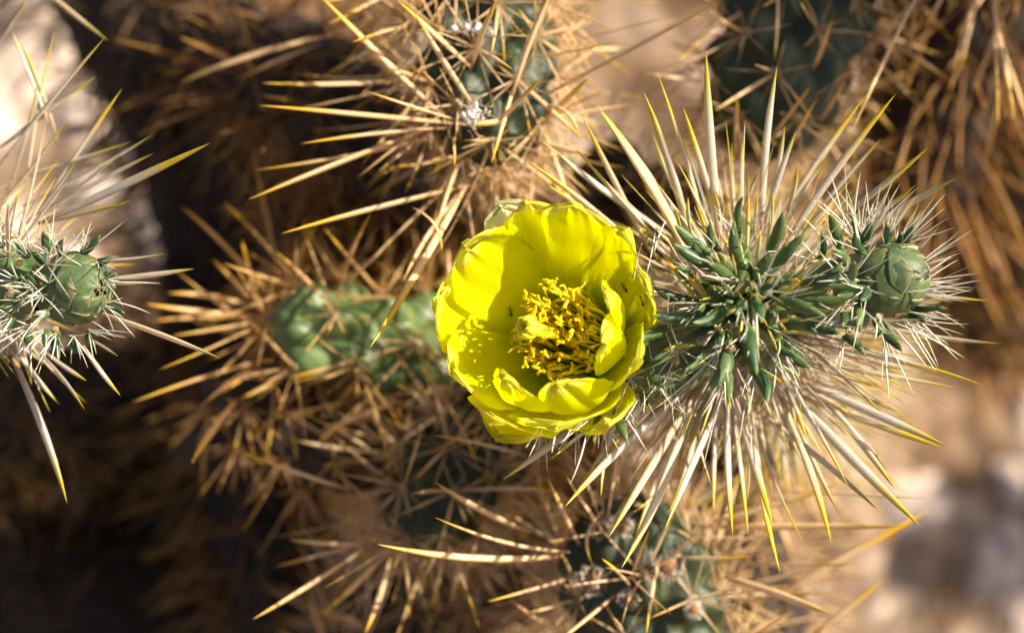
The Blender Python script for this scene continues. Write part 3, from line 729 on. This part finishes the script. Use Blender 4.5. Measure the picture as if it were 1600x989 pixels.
HS = [(1103, 79, -.3, 1128, 400, -2, 15), (938, 175, .2, 1090, 430, -2, 17), (929, 161, -.9, 1085, 390, -2.6, 10), (1005, 143, -.5, 1085, 400, -2.3, 13), (1029, 119, -.9, 1110, 390, -2.6, 8),
      (1068, 169, -.5, 1125, 350, -2, 10), (908, 178, -1.4, 1020, 400, -3, 9), (897, 230, -.5, 1050, 400, -2.4, 7), (823, 251, -1.6, 1010, 400, -2.8, 10), (848, 221, -1.8, 1050, 370, -3, 10), (852, 288, -2, 960, 360, -3.2, 8),
      (1214, 104, -.5, 1190, 360, -2.2, 12), (1244, 204, 0, 1195, 350, -1.8, 11), (1226, 197, -1, 1200, 330, -2.5, 8), (1399, 148, -.2, 1225, 385, -2.2, 14), (1352, 150, -1.6, 1215, 350, -2.8, 11),
      (1494, 279, .3, 1300, 400, -2, 13), (1449, 232, -.9, 1300, 350, -2.5, 10), (1431, 289, -1, 1320, 370, -2.4, 8), (1378, 216, -2, 1250, 370, -3, 7), (1246, 259, -.6, 1230, 330, -2, 8), (1182, 270, -.8, 1160, 330, -2, 7),
      (1467, 354, -.4, 1400, 420, -2, 8), (1537, 602, -.6, 1250, 535, -2.5, 10), (1495, 606, -1.4, 1260, 565, -3, 8), (1480, 697, -.2, 1240, 590, -2.5, 14), (1474, 700, -1.2, 1230, 610, -3, 12), (1439, 823, .4, 1225, 605, -2.6, 16),
      (1399, 765, -.5, 1270, 605, -3, 11), (1388, 738, -1.5, 1310, 650, -3.5, 6), (1372, 797, -.2, 1180, 640, -2.6, 10), (1308, 797, -.9, 1240, 650, -3, 9), (1299, 849, 0, 1205, 590, -2.7, 12), (1219, 895, -.3, 1172, 600, -3, 12),
      (1208, 825, .1, 1140, 600, -2.6, 12), (1169, 835, -.6, 1142, 610, -2.8, 8), (1145, 835, -.3, 1137, 600, -2.6, 11), (1262, 691, -.3, 1215, 570, -2.2, 7), (1565, 537, -.9, 1330, 500, -2.4, 7), (1260, 857, -.9, 1170, 620, -3, 4),
      (971, 887, .3, 1085, 605, -2.6, 16), (1039, 826, .4, 1140, 600, -2.6, 13), (1045, 800, -.5, 1095, 610, -3, 12), (950, 840, 0, 1090, 605, -2.7, 13), (883, 791, .3, 1085, 600, -2.5, 14), (786, 749, 0, 985, 600, -2.4, 13),
      (859, 718, -.4, 970, 630, -2.2, 7), (939, 776, -.6, 975, 620, -2.2, 8), (913, 749, -1.2, 1010, 610, -3, 8), (1113, 761, -.7, 1085, 650, -2, 4), (990, 852, -1.9, 1065, 660, -3.6, 9), (1060, 730, -1.4, 1100, 600, -3, 9),
      (1330, 650, -1.2, 1240, 600, -2.6, 8), (1420, 650, -1.9, 1260, 590, -3.2, 7), (1545, 470, -1.6, 1380, 450, -2.6, 6), (1410, 578, -1.5, 1290, 545, -2.8, 6), (1350, 600, -1.1, 1250, 565, -2.5, 5), (985, 350, -1.8, 1070, 420, -2.8, 7),
      (1020, 210, -1.9, 1100, 380, -3, 7), (1160, 220, -2, 1160, 340, -3, 8), (1290, 250, -1.9, 1220, 350, -3, 7), (1330, 280, -1.4, 1240, 380, -2.6, 7), (1080, 700, -1.8, 1110, 600, -3, 8), (1115, 800, -2, 1120, 620, -3.2, 8)]
specs = [(C(a[3], a[4], a[5]), C(a[0], a[1], a[2]), a[6] * PX * 1.03, {'pri': 30, 'flat': .45, 'roll': RNG.uniform(-.5, .5) + (0 if True else 0)}) for a in HS]
HY = [(1075, 308, .9, 1080, 365, -.4, 7), (1089, 318, 1.1, 1114, 407, 0, 10), (1057, 328, .4, 1064, 360, -.6, 7), (1116, 300, .5, 1124, 345, -.3, 7), (1170, 308, 1, 1166, 397, .1, 9), (1184, 303, .8, 1178, 378, 0, 6),
      (1207, 299, .9, 1197, 390, 0, 9), (1043, 408, 1.3, 1090, 466, .2, 9), (1072, 428, 1.4, 1106, 470, .4, 10), (1084, 430, 1.2, 1108, 466, .4, 8), (1041, 370, .6, 1067, 400, -.3, 7), (1230, 376, 1.2, 1201, 420, .3, 9),
      (1009, 351, 0, 1010, 382, -.8, 5), (1297, 395, 1.3, 1228, 449, .2, 9), (1254, 438, 1.3, 1215, 470, .4, 8), (1324, 473, .9, 1282, 490, .2, 8), (1258, 520, .9, 1208, 519, .2, 7), (1130, 395, 1.4, 1138, 430, .5, 7),
      (1148, 445, 1.6, 1160, 468, .9, 6), (1173, 440, 1.7, 1174, 465, 1, 6), (1035, 548, .8, 1085, 540, 0, 9), (1102, 552, 1.2, 1100, 575, .6, 5), (1236, 497, 1.3, 1205, 505, .6, 6), (1112, 505, 1.4, 1132, 520, .7, 6),
      (1225, 600, .3, 1185, 575, -.3, 8), (1262, 595, .1, 1205, 560, -.6, 7), (1142, 640, .2, 1125, 590, -.4, 6)]
specs += [(C(a[3], a[4], a[5]), C(a[0], a[1], a[2]), a[6] * PX, {'pri': 30, 'mat': 'spine_young', 'flat': .7}) for a in HY]
rg_ = np.random.default_rng(33)
for i in range(30):                                # short thick young spines crowding the growing tip
    q = i * 2.39996; rr = 8 + 62 * math.sqrt(i / 30)
    x, y = 1168 + rr * math.cos(q), 462 + rr * math.sin(q) * .95; L = rg_.uniform(14, 40)
    z0 = 1.2 - rr * .012
    specs.append((C(x, y, z0 - .1), C(x + math.cos(q) * L + rg_.normal(0, 5), y + math.sin(q) * L + rg_.normal(0, 5), z0 + rg_.uniform(.1, .7)), rg_.uniform(5, 9) * PX, {'mat': 'spine_young', 'flat': .75, 'pri': 3}))
for i in range(150):                               # the slimmer spines between the big ones
    q = rg_.uniform(0, 6.283); cq, sq = math.cos(q), math.sin(q)
    r0 = rg_.uniform(25, 75); L = rg_.uniform(130, 290) * (1.0 if sq > -.3 else .9)
    x, y = 1165 + r0 * cq, 490 + r0 * sq; z0 = rg_.uniform(-4.2, -1.6)
    specs.append((C(x, y, z0), C(x + L * cq + rg_.normal(0, 22), y + L * sq + rg_.normal(0, 22), z0 + rg_.uniform(.2, 2.2)), rg_.uniform(3.2, 6.5) * PX, {'flat': .6}))
deep = auto_spines([a for a in ar0 if a[3] < .9], (15, 20), (2.0, 4.0), (.05, .12), 1.0, 61)
specs += deep
put_spines(hero, specs, 'spine_pale')

NUB = [(1168 + r_ * math.cos(a_), 462 + r_ * math.sin(a_), 1.05 - r_ * .01) for r_, a_ in [(12, .3), (16, 2.1), (14, 4.2), (30, 1.2), (32, 2.7), (30, 3.9), (34, 5.3), (30, 6.1), (50, .7), (52, 1.9), (54, 3.3), (50, 4.6), (52, 5.7)]]
LV = [(1054, 351, .7, 1109, 403, .2, 20), (1053, 381, .8, 1118, 420, .3, 19), (1108, 412, 1.5, 1146, 441, .8, 17), (1110, 345, .6, 1124, 392, 0, 13), (1147, 345, 1.1, 1155, 409, .4, 18), (1161, 307, .6, 1160, 374, -.1, 13),
      (1224, 331, .8, 1203, 395, .1, 18), (1020, 447, .2, 1080, 468, -.2, 17), (1057, 416, .9, 1084, 438, .4, 15), (1018, 492, .8, 1100, 476, .3, 19), (1083, 504, 1.6, 1136, 478, .9, 19), (997, 531, .8, 1044, 512, .2, 19),
      (1105, 610, 1.0, 1131, 540, .5, 24), (1183, 586, 1.6, 1171, 512, .9, 21), (1199, 629, .8, 1177, 576, .2, 20), (1140, 629, .5, 1137, 580, 0, 16), (1041, 608, .5, 1012, 578, 0, 15), (1012, 642, .2, 1005, 610, -.2, 12),
      (1190, 504, 1.8, 1182, 474, 1.2, 16), (980, 688, .1, 963, 640, -.3, 17), (927, 691, -.2, 935, 645, -.6, 12), (1259, 363, .9, 1208, 418, .3, 18), (1317, 409, .9, 1251, 443, .3, 20), (1291, 495, 1.4, 1216, 471, .7, 17),
      (1313, 521, 1.0, 1253, 501, .3, 17), (1266, 575, .8, 1216, 526, .3, 20), (1296, 335, .4, 1313, 391, -.2, 16), (1284, 363, .1, 1281, 404, -.3, 11), (1329, 334, -.1, 1343, 370, -.5, 12), (1364, 345, .2, 1347, 381, -.3, 14),
      (1429, 350, -.1, 1403, 386, -.6, 16), (1477, 480, -.2, 1423, 484, -.6, 11), (1334, 408, 1.2, 1326, 440, .6, 17), (1316, 508, .9, 1317, 488, .3, 14), (1406, 537, .4, 1373, 502, -.1, 15), (1410, 549, .1, 1382, 522, -.4, 13),
      (1352, 555, .3, 1318, 526, -.1, 14), (1246, 556, .9, 1212, 530, .3, 14), (1197, 400, 1.5, 1186, 430, .9, 13), (1130, 440, 1.6, 1150, 458, 1.1, 12), (1216, 445, 1.6, 1190, 455, 1.1, 12), (1150, 492, 1.7, 1160, 476, 1.3, 12), (1120, 540, 1, 1128, 512, .5, 14), (1168, 430, 1.6, 1168, 447, 1.2, 8), (1158, 437, 1.6, 1163, 452, 1.2, 8), (1178, 443, 1.6, 1176, 456, 1.2, 8)]
rg_ = np.random.default_rng(33)
LV += [(1336, 362, .5, 1350, 396, .1, 15), (1385, 350, .2, 1383, 384, -.3, 14), (1408, 362, -.2, 1396, 390, -.5, 13), (1303, 425, .9, 1336, 442, .4, 15), (1308, 462, 1.0, 1338, 464, .5, 15), (1340, 512, .7, 1348, 486, .3, 15),
       (1372, 528, .5, 1366, 500, .1, 14), (1448, 505, -.1, 1418, 494, -.5, 12), (1345, 470, 1.1, 1356, 452, .7, 14), (1300, 390, .6, 1326, 412, .2, 15)]
for a in LV:
    b = MB(); p0 = C(a[3], a[4], a[5] + .15); p1 = C(a[0], a[1], a[2] + .35)
    b.add(*leaf_geo(p0, p1, a[6] * PX * 1.08)); b.build('leaf', 'leaf', hero)

# tubercle shoulders under the leaves, each leaf sits on one
core_pts = []
for a in LV:
    p0 = C(a[3], a[4], a[5]); p1 = C(a[0], a[1], a[2]); d = unit(p0 - p1)
    core_pts.append((p0, d, a[6] * PX))
b = MB()
for k, (p0, d, wd) in enumerate(core_pts[:19] + core_pts[21:26] + core_pts[37:]):
    q = p0 + d * .1 - np.array([0, 0, .25]); 
    tgt = C(1170, 470, -1.6)
    b.add(*leaf_geo(q + (tgt - q) * .75, q + unit(q - tgt) * .12, wd * 1.7))
for (x, y, z) in NUB:
    V, F = blob(C(x, y, z - .1), (.15, .15, .2), .12, int(x), 8, 12); b.add(V, F)
o = b.build('tubercles', 'stem', hero)

# bristles: thin white needles from every leaf axil
br = []; rg = np.random.default_rng(90)
fl_c = C(1168, 470, -1.5); bd_c = C(1365, 445, -1.2); ov_c = C(1000, 565, -2.0)
for k, a in enumerate(LV):
    p0 = C(a[3], a[4], a[5] + .1); p1 = C(a[0], a[1], a[2])
    cc = bd_c if a[3] > 1270 else (ov_c if a[3] < 1050 else fl_c)
    out = unit(p0 - cc)
    for i in range(6 if a[6] > 9 else 2):
        d = unit(out * 1.0 + unit(p1 - p0) * .4 + rg.normal(0, .42, 3) + np.array([0, 0, .15]))
        L = rg.uniform(.6, 1.75) * (.6 if i > 6 else 1.0)
        br.append((p0 + rg.normal(0, .06, 3), p0 + d * L, rg.uniform(.028, .052), {'n': 5}))
for (x, y, z) in [(1430, 420, -.6), (1425, 455, -.5), (1400, 385, -.3), (1428, 475, -.5), (1410, 498, -.4), (1380, 380, -.5), (1345, 372, -.5), (1360, 368, -.6), (1432, 440, -.9)]:
    p0 = C(x, y, z - .3); out = unit(p0 - bd_c)
    for i in range(8):
        d = unit(out + rg.normal(0, .33, 3) + np.array([.2, .1, .1])); br.append((p0, p0 + d * rg.uniform(.6, 1.7), rg.uniform(.025, .045), {'n': 5}))
for (x, y, z) in [(940, 650, -.9), (900, 655, -1.2), (965, 610, -.5), (850, 660, -1.4), (985, 590, -.3), (1000, 615, -.3), (1060, 545, .2), (1045, 580, .1), (1010, 500, -.6)]:
    p0 = C(x, y, z); 
    for i in range(8):
        d = unit(np.array([rg.normal(-.1, .5), -abs(rg.normal(.9, .4)), rg.normal(.2, .3)])); br.append((p0, p0 + d * rg.uniform(.5, 1.5), rg.uniform(.025, .045), {'n': 5}))
TB = [(1533, 437, 1405, 458), (1486, 338, 1420, 384), (1478, 302, 1410, 380), (1297, 270, 1320, 350), (1320, 255, 1325, 345), (1345, 268, 1335, 350), (1385, 300, 1350, 370), (1395, 315, 1360, 370), (1500, 455, 1430, 456),
      (1465, 400, 1432, 432), (1475, 415, 1430, 440), (1508, 560, 1400, 505), (1450, 575, 1400, 515), (1480, 500, 1420, 487), (890, 758, 918, 665), (821, 700, 842, 668), (826, 715, 850, 665), (862, 708, 870, 665), (873, 703, 897, 662),
      (1086, 612, 1150, 512), (1020, 640, 1150, 515), (1060, 470, 1035, 458), (1022, 395, 1040, 345), (990, 440, 1003, 380), (1010, 430, 1024, 360), (1240, 610, 1175, 510), (1300, 560, 1200, 510), (1235, 590, 1170, 520), (1100, 640, 1155, 545),
      (1330, 435, 1240, 460), (1400, 396, 1338, 430), (1370, 380, 1337, 425), (1373, 440, 1335, 437), (1320, 410, 1220, 470), (1313, 350, 1230, 440), (1164, 190, 1160, 320)]
for (x1, y1, x0, y0) in TB:
    br.append((C(x0, y0, .4), C(x1, y1, .9), .045 if x1 != 1164 else .06, {'n': 5, 'pri': 5}))
put_spines(hero, br, 'bristle', 'bristle', 'fine_bristles')
for i, (x, y, z, r) in enumerate([(995, 578, .0, .17), (1000, 612, -.1, .17), (1053, 562, .3, .16), (1098, 532, .6, .15), (1322, 480, .4, .15), (1327, 520, .2, .15), (1372, 497, .1, .14), (1170, 535, 1.0, .13), (1140, 545, .9, .15),
                                  (1210, 500, 1.0, .13), (1196, 480, 1.3, .11), (1140, 510, 1.2, .12), (1090, 455, .6, .12), (1345, 395, .2, .12), (1295, 455, .8, .13), (1190, 540, .8, .12), (1165, 500, 1.4, .1), (1215, 430, .9, .1), (1120, 425, .9, .1)]):
    areole_at(hero, C(x, y, z), unit(C(x, y, z) - C(1168, 500, -3)), r, 'felt', 700 + i)

bud(hero, C(1378, 437, -.35), .86, np.array([.86, .14, .42]), 4, 'bud')

# ------------------------------------------------------------------ flower
AX = unit(np.array([-.30, .22, .93])); FB = C(905, 542, -1.9)
b = MB()
# cup floor, dusted brown with pollen
nr, nc = 14, 30; V = []; a_ = perp(AX); c_ = np.cross(AX, a_)
for i in range(nr):
    rr = i / (nr - 1)
    for j in range(nc):
        q = 6.28318 * j / nc
        V.append(FB + (a_ * math.cos(q) + c_ * math.sin(q)) * (rr * .95 + .001) + AX * (rr ** 2.2 * .9 + .03 * math.sin(5 * q + 9 * rr)) + AX * .05)
b.add(np.array(V), grid_faces(nr, nc))
flower = b.build('flower', 'receptacle', hero)
PVS = []
def petal(tip, wd, mid=None, bulge=.5, cup=.45, mat='petal', seed=0, curl=0., foot=.45, ruf=.07, shape=.66, teeth=.05):
    """tip in photo px + z; the centre line leaves the cup's foot, bows outward, and ends at the tip"""
    rg = np.random.default_rng(seed + 500)
    Pt = C(*tip); out = Pt - FB; out = out - AX * np.dot(out, AX); out = unit(out)
    P0 = FB + out * .55
    Pm = (P0 + Pt) / 2 + out * bulge - AX * bulge * .5 if mid is None else C(*mid)
    nv, nu = 56, 61; V = []; UV = []
    ph = rg.uniform(0, 6.28, 4)
    tn = rg.normal(0, 1, 96)
    for i in range(nv):
        v = i / (nv - 1)
        c0 = (1 - v) ** 2 * P0 + 2 * v * (1 - v) * Pm + v * v * Pt
        T = unit(2 * (1 - v) * (Pm - P0) + 2 * v * (Pt - Pm))
        axp = FB + AX * max(0, np.dot(c0 - FB, AX) * .9 + .2)
        Nn = axp - c0; Nn = unit(Nn - T * np.dot(Nn, T)); Wd = np.cross(T, Nn)
        f = foot + (1 - foot) * math.sin(min(1, v / shape) * math.pi / 2) ** 1.2
        if v > shape: f *= max(0, 1 - ((v - shape) / (1 - shape)) ** 2.3) ** .5
        for j in range(nu):
            u = -1 + 2 * j / (nu - 1)
            hw = wd * PX * .5 * f
            # ragged rim
            e = abs(u) ** 8 + max(0, (v - .86) / .14) ** 2
            tt = np.interp((u + 1) * 22 + v * 14, np.arange(96), tn) * teeth * min(1, e)
            notch = -.16 * math.exp(-((u - .12 * math.sin(ph[0])) / .10) ** 2) * max(0, (v - .8) / .2) * (1 if seed % 2 else -.35)
            p = c0 + Wd * hw * u * (1 + tt * .6) + Nn * (cup * hw * (u * u) - curl * max(0, v - .6) ** 2 * 3)
            p = p + Nn * (ruf * (math.sin(5 * u + ph[1] + 3 * v) * v ** 2 + .8 * math.sin(11 * u + ph[2] + 2 * v) * v ** 4 + .35 * math.sin(23 * u + ph[3] - 4 * v) * v ** 8)
                     + .012 * math.sin(7 * u + 9 * v + ph[0]) * math.sin(4 * u - 13 * v + ph[2]) * (.3 + v)) + T * (tt * 1.1 + notch)
            p = p + Nn * .05 * math.exp(-(u / .16) ** 2) * (1 - v) * -1
            V.append(p); UV.append(((u + 1) / 2 + seed * .37, v))
    V = np.array(V); F = grid_faces(nv, nu, False)
    PVS.append((V, F))
    b = MB(); b.add(V, F, UV)
    return b.build('petal', mat, flower)

# outermost, greenish backs
petal((776, 682, .3), 150, seed=1, bulge=.9, mat='petal_outer')
petal((1014, 456, .5), 130, seed=2, bulge=.9, mat='petal_outer')
petal((708, 560, -.4), 140, seed=4, bulge=.9, mat='petal_outer')
petal((940, 672, .5), 120, seed=15, bulge=.8, mat='petal_outer')
# main whorl: every second petal stands a little inside its neighbours
petal((783, 324, -.5), 112, seed=5, bulge=.75, cup=.10, mat='petal_faded', teeth=.08)
petal((822, 316, -.1), 120, seed=6, bulge=.50, cup=.18)
petal((896, 320, .25), 178, seed=8, bulge=.38, cup=.22)
petal((727, 386, .05), 146, seed=9, bulge=.55, cup=.10, teeth=.08)
petal((682, 468, -.1), 150, seed=11, bulge=.95, cup=.06, teeth=.08)
petal((706, 580, .5), 150, seed=10, bulge=.7, cup=.18)
petal((770, 655, .7), 150, seed=13, bulge=1.0, cup=.15)
petal((872, 666, 1.2), 180, seed=12, bulge=.75, cup=.28)
petal((950, 661, 1.5), 100, seed=14, bulge=.95, cup=.2)
petal((1000, 560, 1.6), 120, seed=17, bulge=.6, cup=.35)
petal((976, 362, .7), 105, seed=19, bulge=.45, cup=.2)
petal((1010, 436, .9), 120, seed=20, bulge=.85, cup=.15)
# inner, smaller and curved in over the stamens
petal((948, 455, 1.1), 85, mid=(1005, 490, -.2), seed=21, cup=.3)
petal((942, 535, 1.3), 100, mid=(1012, 555, -.1), seed=22, cup=.6)
petal((872, 600, 1.4), 120, mid=(940, 700, .0), seed=23, cup=.5)
petal((792, 590, 1.1), 110, mid=(800, 695, .0), seed=25, cup=.4)

# stamens
rg = np.random.default_rng(40)
def stamen_geo(base, tip, k):
    b = MB(); mid = (base + tip) / 2 + AX * .18 + rg.normal(0, .05, 3)
    V, F, UV = tube([base, mid, tip], .033, .024, 7, 9, rg.uniform()); UV[:, 1] *= .6; b.add(V, F, UV)
    for s_ in range(rg.choice([1, 2], p=[.4, .6])):
        d = unit(rg.normal(0, 1, 3) * .8 + AX * .5 + unit(tip - base) * .6); e = perp(d)
        L = rg.uniform(.13, .24); r0 = rg.uniform(.032, .042)
        V, F, UV = tube([tip - d * .03, tip + d * L * .5 + e * rg.uniform(.0, .05), tip + d * L], r0, r0 * .8, 8, 7, rg.uniform()); UV[:, 1] = .97
        V = V + rg.normal(0, .005, V.shape); b.add(V, F, UV)
        V, F = blob(tip + d * L, r0 * .95, .2, k, 5, 8); b.add(V, F, np.full((len(V), 2), .97))
    return b
rest = MB()
def stamen(base, tip, k):
    b = stamen_geo(base, tip, k)
    if k < 90: b.build('stamen', 'stamen', flower)
    else:
        rest.add(np.vstack(b.v), b.f, np.vstack(b.uv))
for i, (x, y, bx, by) in enumerate([(862, 440, 900, 480), (857, 452, 895, 485), (903, 452, 945, 490), (895, 468, 940, 500), (920, 480, 950, 512), (905, 498, 948, 525), (895, 515, 945, 545), (890, 530, 945, 560), (912, 556, 948, 575), (818, 465, 870, 500)]):
    stamen(C(bx, by, -.9), C(x, y, .45), i)
for i in range(130):
    q = i * 2.39996; rr = math.sqrt((i + .5) / 130)
    tip = C(870 + 64 * rr * math.cos(q) + rg.normal(0, 4), 520 + 76 * rr * math.sin(q) + rg.normal(0, 4), .4 + rg.uniform(-.4, .4) - .35 * rr)
    off = np.array([math.cos(q), -math.sin(q), 0]) * (.25 + .5 * rr)
    base = FB + off + np.array([.25, 0, 0]) * (1 + math.cos(q)) * .8 + AX * .15
    stamen(base, tip, 10 + i)
o = rest.build('stamens', 'stamen', flower); o['kind'] = 'stuff'
# style with lobed stigma
b = MB(); st = C(826, 512, .75)
V, F, UV = tube([FB + AX * .2, C(880, 525, -.2), C(852, 518, .4), st], .10, .19, 12, 14); b.add(V, F, UV)
d = unit(st - C(852, 518, .4))
for i in range(7):
    q = 6.28 * i / 7; a1 = perp(d); c1 = np.cross(d, a1)
    V, F = blob(st + (a1 * math.cos(q) + c1 * math.sin(q)) * .18 + d * .03, (.12, .12, .2), .12, i, 8, 10, d); b.add(V, F)
b.build('style', 'stigma', flower)

# ------------------------------------------------------------------ ants on the petals
VV = []; FF = []; n0 = 0
for V, F in PVS:
    VV.append(V); FF += [tuple(i + n0 for i in f) for f in F]; n0 += len(V)
bvh = BVHTree.FromPolygons([tuple(x) for x in np.vstack(VV)], FF)
def ant(px, py, ang, L, label, seed):
    o = np.array([0, 0, DIST]); t = C(px, py, 0); d = unit(t - o)
    hit = bvh.ray_cast(Vector(o), Vector(d), 200)
    p, n = (np.array(hit[0]), np.array(hit[1])) if hit[0] is not None else (t, np.array([0, 0, 1.0]))
    if np.dot(n, d) > 0: n = -n
    f = np.array([math.cos(ang), math.sin(ang), 0]); f = unit(f - n * np.dot(f, n)); s = np.cross(n, f)
    c = p + n * L * .13; b = MB(); rg = np.random.default_rng(seed)
    X = np.array([-.5, -.46, -.38, -.26, -.15, -.09, -.05, .02, .1, .18, .22, .26, .33, .41, .47, .5]) * L
    Rr = np.array([.01, .07, .12, .135, .09, .03, .035, .06, .07, .05, .03, .06, .095, .09, .05, .01]) * L
    V = []; nc = 12
    for x, r in zip(X, Rr):
        for j in range(nc):
            q = 6.28318 * j / nc; V.append(c + f * x + (s * math.cos(q) + n * math.sin(q) * .9) * r)
    b.add(np.array(V), grid_faces(len(X), nc))
    for side in (-1, 1):
        for q, x in ((-.6, -.02), (.05, .06), (.7, .14)):
            k0 = c + f * x * L + s * side * L * .05; kn = c + f * (x + q * .22) * L + s * side * L * .24 + n * L * .12
            ft = c + f * (x + q * .5) * L + s * side * L * .40 - n * L * .12
            V, F, UV = tube([k0, kn, ft], .018 * L, .010 * L, 5, 8); b.add(V, F, UV)
        h = c + f * .45 * L + s * side * .04 * L
        V, F, UV = tube([h, h + f * .14 * L + s * side * .1 * L + n * .08 * L, h + f * .32 * L + s * side * .14 * L], .013 * L, .009 * L, 5, 7); b.add(V, F, UV)
    tmp = thing('ant', c, label, 'ant', 'ants on the petals')
    o = b.build('ant', 'ant', tmp)
    for kk in ('label', 'category', 'group'): o[kk] = tmp[kk]
    o.parent = None; o.location = tmp.location.copy(); bpy.data.objects.remove(tmp); o.name = 'ant'
ant(797, 487, 1.9, .26, 'dark ant on the petal just left of the pale stigma', 1)
ant(977, 449, 2.3, .26, 'reddish ant on the petal right of the stamens, farther from the petal tip', 2)
ant(1005, 470, 1.9, .26, 'reddish ant at the flower rim nearest the leaf rosette', 3)

# ------------------------------------------------------------------ left stem with round bud
lb = thing('budded_cholla_branch', C(-190, 400, -4), 'stem at the left edge ending in a round green bud with small leaves', 'cactus branch')
b = MB(); V, F, UV, arl = stem_geo([C(-190, 400, -4), C(-90, 420, -2.6), C(0, 445, -1.5), C(70, 455, -1)], [1.0, 1.0, .9, .7], (1.2, .8), .4, 110, 60, False, 71)
b.add(V, F, UV); b.build('stem_body', 'stem', lb)
LS = [(165, 58, -1.5, -10, 270, -3, 14), (190, 140, -2, 60, 330, -3.5, 11), (328, 224, -.3, 60, 350, -2.2, 14), (205, 314, -.5, 60, 350, -2, 9), (205, 222, -2, 20, 280, -3.5, 9), (190, 240, -1.6, 50, 340, -3, 9), (18, 48, -3, 75, 190, -3.5, 12),
      (345, 560, 0, 150, 487, -1.6, 15), (105, 787, -1.2, 20, 560, -2.8, 13), (188, 618, -.3, 130, 540, -1.4, 8), (132, 640, -1.2, 60, 550, -2.3, 8), (93, 632, -1.5, 20, 540, -2.5, 9), (303, 420, -1, 160, 437, -1.8, 9), (258, 396, -1, 140, 405, -1.8, 7),
      (230, 440, -.3, 160, 442, -1, 4), (185, 557, -.4, 130, 525, -1.2, 6), (135, 595, -.8, 70, 550, -1.8, 8), (63, 468, .4, 0, 445, -.5, 7), (30, 371, .2, -20, 373, -.6, 8), (85, 50, -3, 40, 300, -4, 9), (30, 60, -3.5, 90, 220, -4, 10), (150, 120, -3, 0, 230, -4, 9),
      (110, 180, -2.5, -10, 330, -3.5, 10), (60, 120, -2.8, 0, 330, -4, 7), (170, 65, -4, 40, -40, -5, 12), (40, 0, -4, -20, 90, -5, 12), (240, 240, -2.2, 60, 340, -3.4, 8), (120, 250, -1.8, 40, 350, -3, 7), (90, 260, -1.6, 30, 360, -3, 6), (240, 210, -2.5, 40, 320, -3.5, 8)]
sp = [(C(a[3], a[4], a[5]), C(a[0], a[1], a[2]), a[6] * PX, {'pri': 30, 'flat': .5}) for a in LS]
sp += auto_spines(arl, (7, 10), (1.6, 3.4), (.05, .11), 1.0, 72, filt=lambda p, n, f: p[0] < C(40, 0, -2)[0])
put_spines(lb, sp, 'spine_pale')
LL = [(68, 360, .4, 78, 398, 0, 19), (157, 367, .2, 128, 395, -.3, 15), (24, 378, .3, 44, 402, -.2, 15), (184, 430, .2, 160, 436, -.1, 12), (195, 490, .1, 158, 478, -.2, 11), (92, 562, .5, 88, 520, 0, 18), (128, 555, .3, 115, 525, -.1, 11),
      (44, 542, .4, 46, 510, 0, 14), (0, 480, .5, 38, 470, 0, 17), (42, 427, .6, 52, 450, .2, 15), (-20, 350, .2, 5, 385, -.3, 17), (10, 520, .4, 20, 495, 0, 14), (15, 430, .6, 30, 440, .2, 12)]
LL += [(50, 392, .4, 72, 412, .1, 15), (100, 372, .2, 98, 400, -.1, 13), (60, 500, .6, 74, 486, .3, 15), (48, 470, .7, 66, 462, .4, 15), (70, 545, .5, 72, 515, .1, 14), (150, 540, .1, 138, 515, -.3, 12), (180, 400, .1, 152, 410, -.2, 13), (66, 430, .7, 76, 442, .4, 14)]
for a in LL:
    b = MB(); b.add(*leaf_geo(C(a[3], a[4], a[5]), C(a[0], a[1], a[2]), a[6] * PX)); b.build('leaf', 'leaf', lb)
br = []; rg = np.random.default_rng(95); cc = C(95, 455, -1.5)
for a in LL:
    p0 = C(a[3], a[4], a[5] + .1); out = unit(p0 - cc)
    for i in range(8):
        d = unit(out * 1.1 + rg.normal(0, .4, 3)); br.append((p0, p0 + d * rg.uniform(.5, 1.4), rg.uniform(.025, .045), {'n': 5}))
for (x1, y1, x0, y0) in [(195, 345, 130, 395), (252, 443, 160, 442), (235, 490, 170, 470), (180, 528, 140, 500), (212, 528, 160, 470), (50, 590, 50, 500), (60, 585, 80, 520), (185, 400, 160, 410), (113, 372, 70, 410), (32, 335, 50, 400)]:
    br.append((C(x0, y0, -.1), C(x1, y1, .3), .045, {'n': 5, 'pri': 5}))
put_spines(lb, br, 'bristle', 'bristle', 'fine_bristles')
for i, (x, y, z) in enumerate([(50, 455, .2), (30, 410, .1), (45, 500, .1), (85, 515, .1), (15, 460, .2), (75, 400, .1)]):
    areole_at(lb, C(x, y, z), unit(C(x, y, z) - C(60, 450, -3)), .13, 'felt', 800 + i)
bud(lb, C(110, 450, -.45), .84, np.array([.74, -.05, .66]), 9, 'bud')
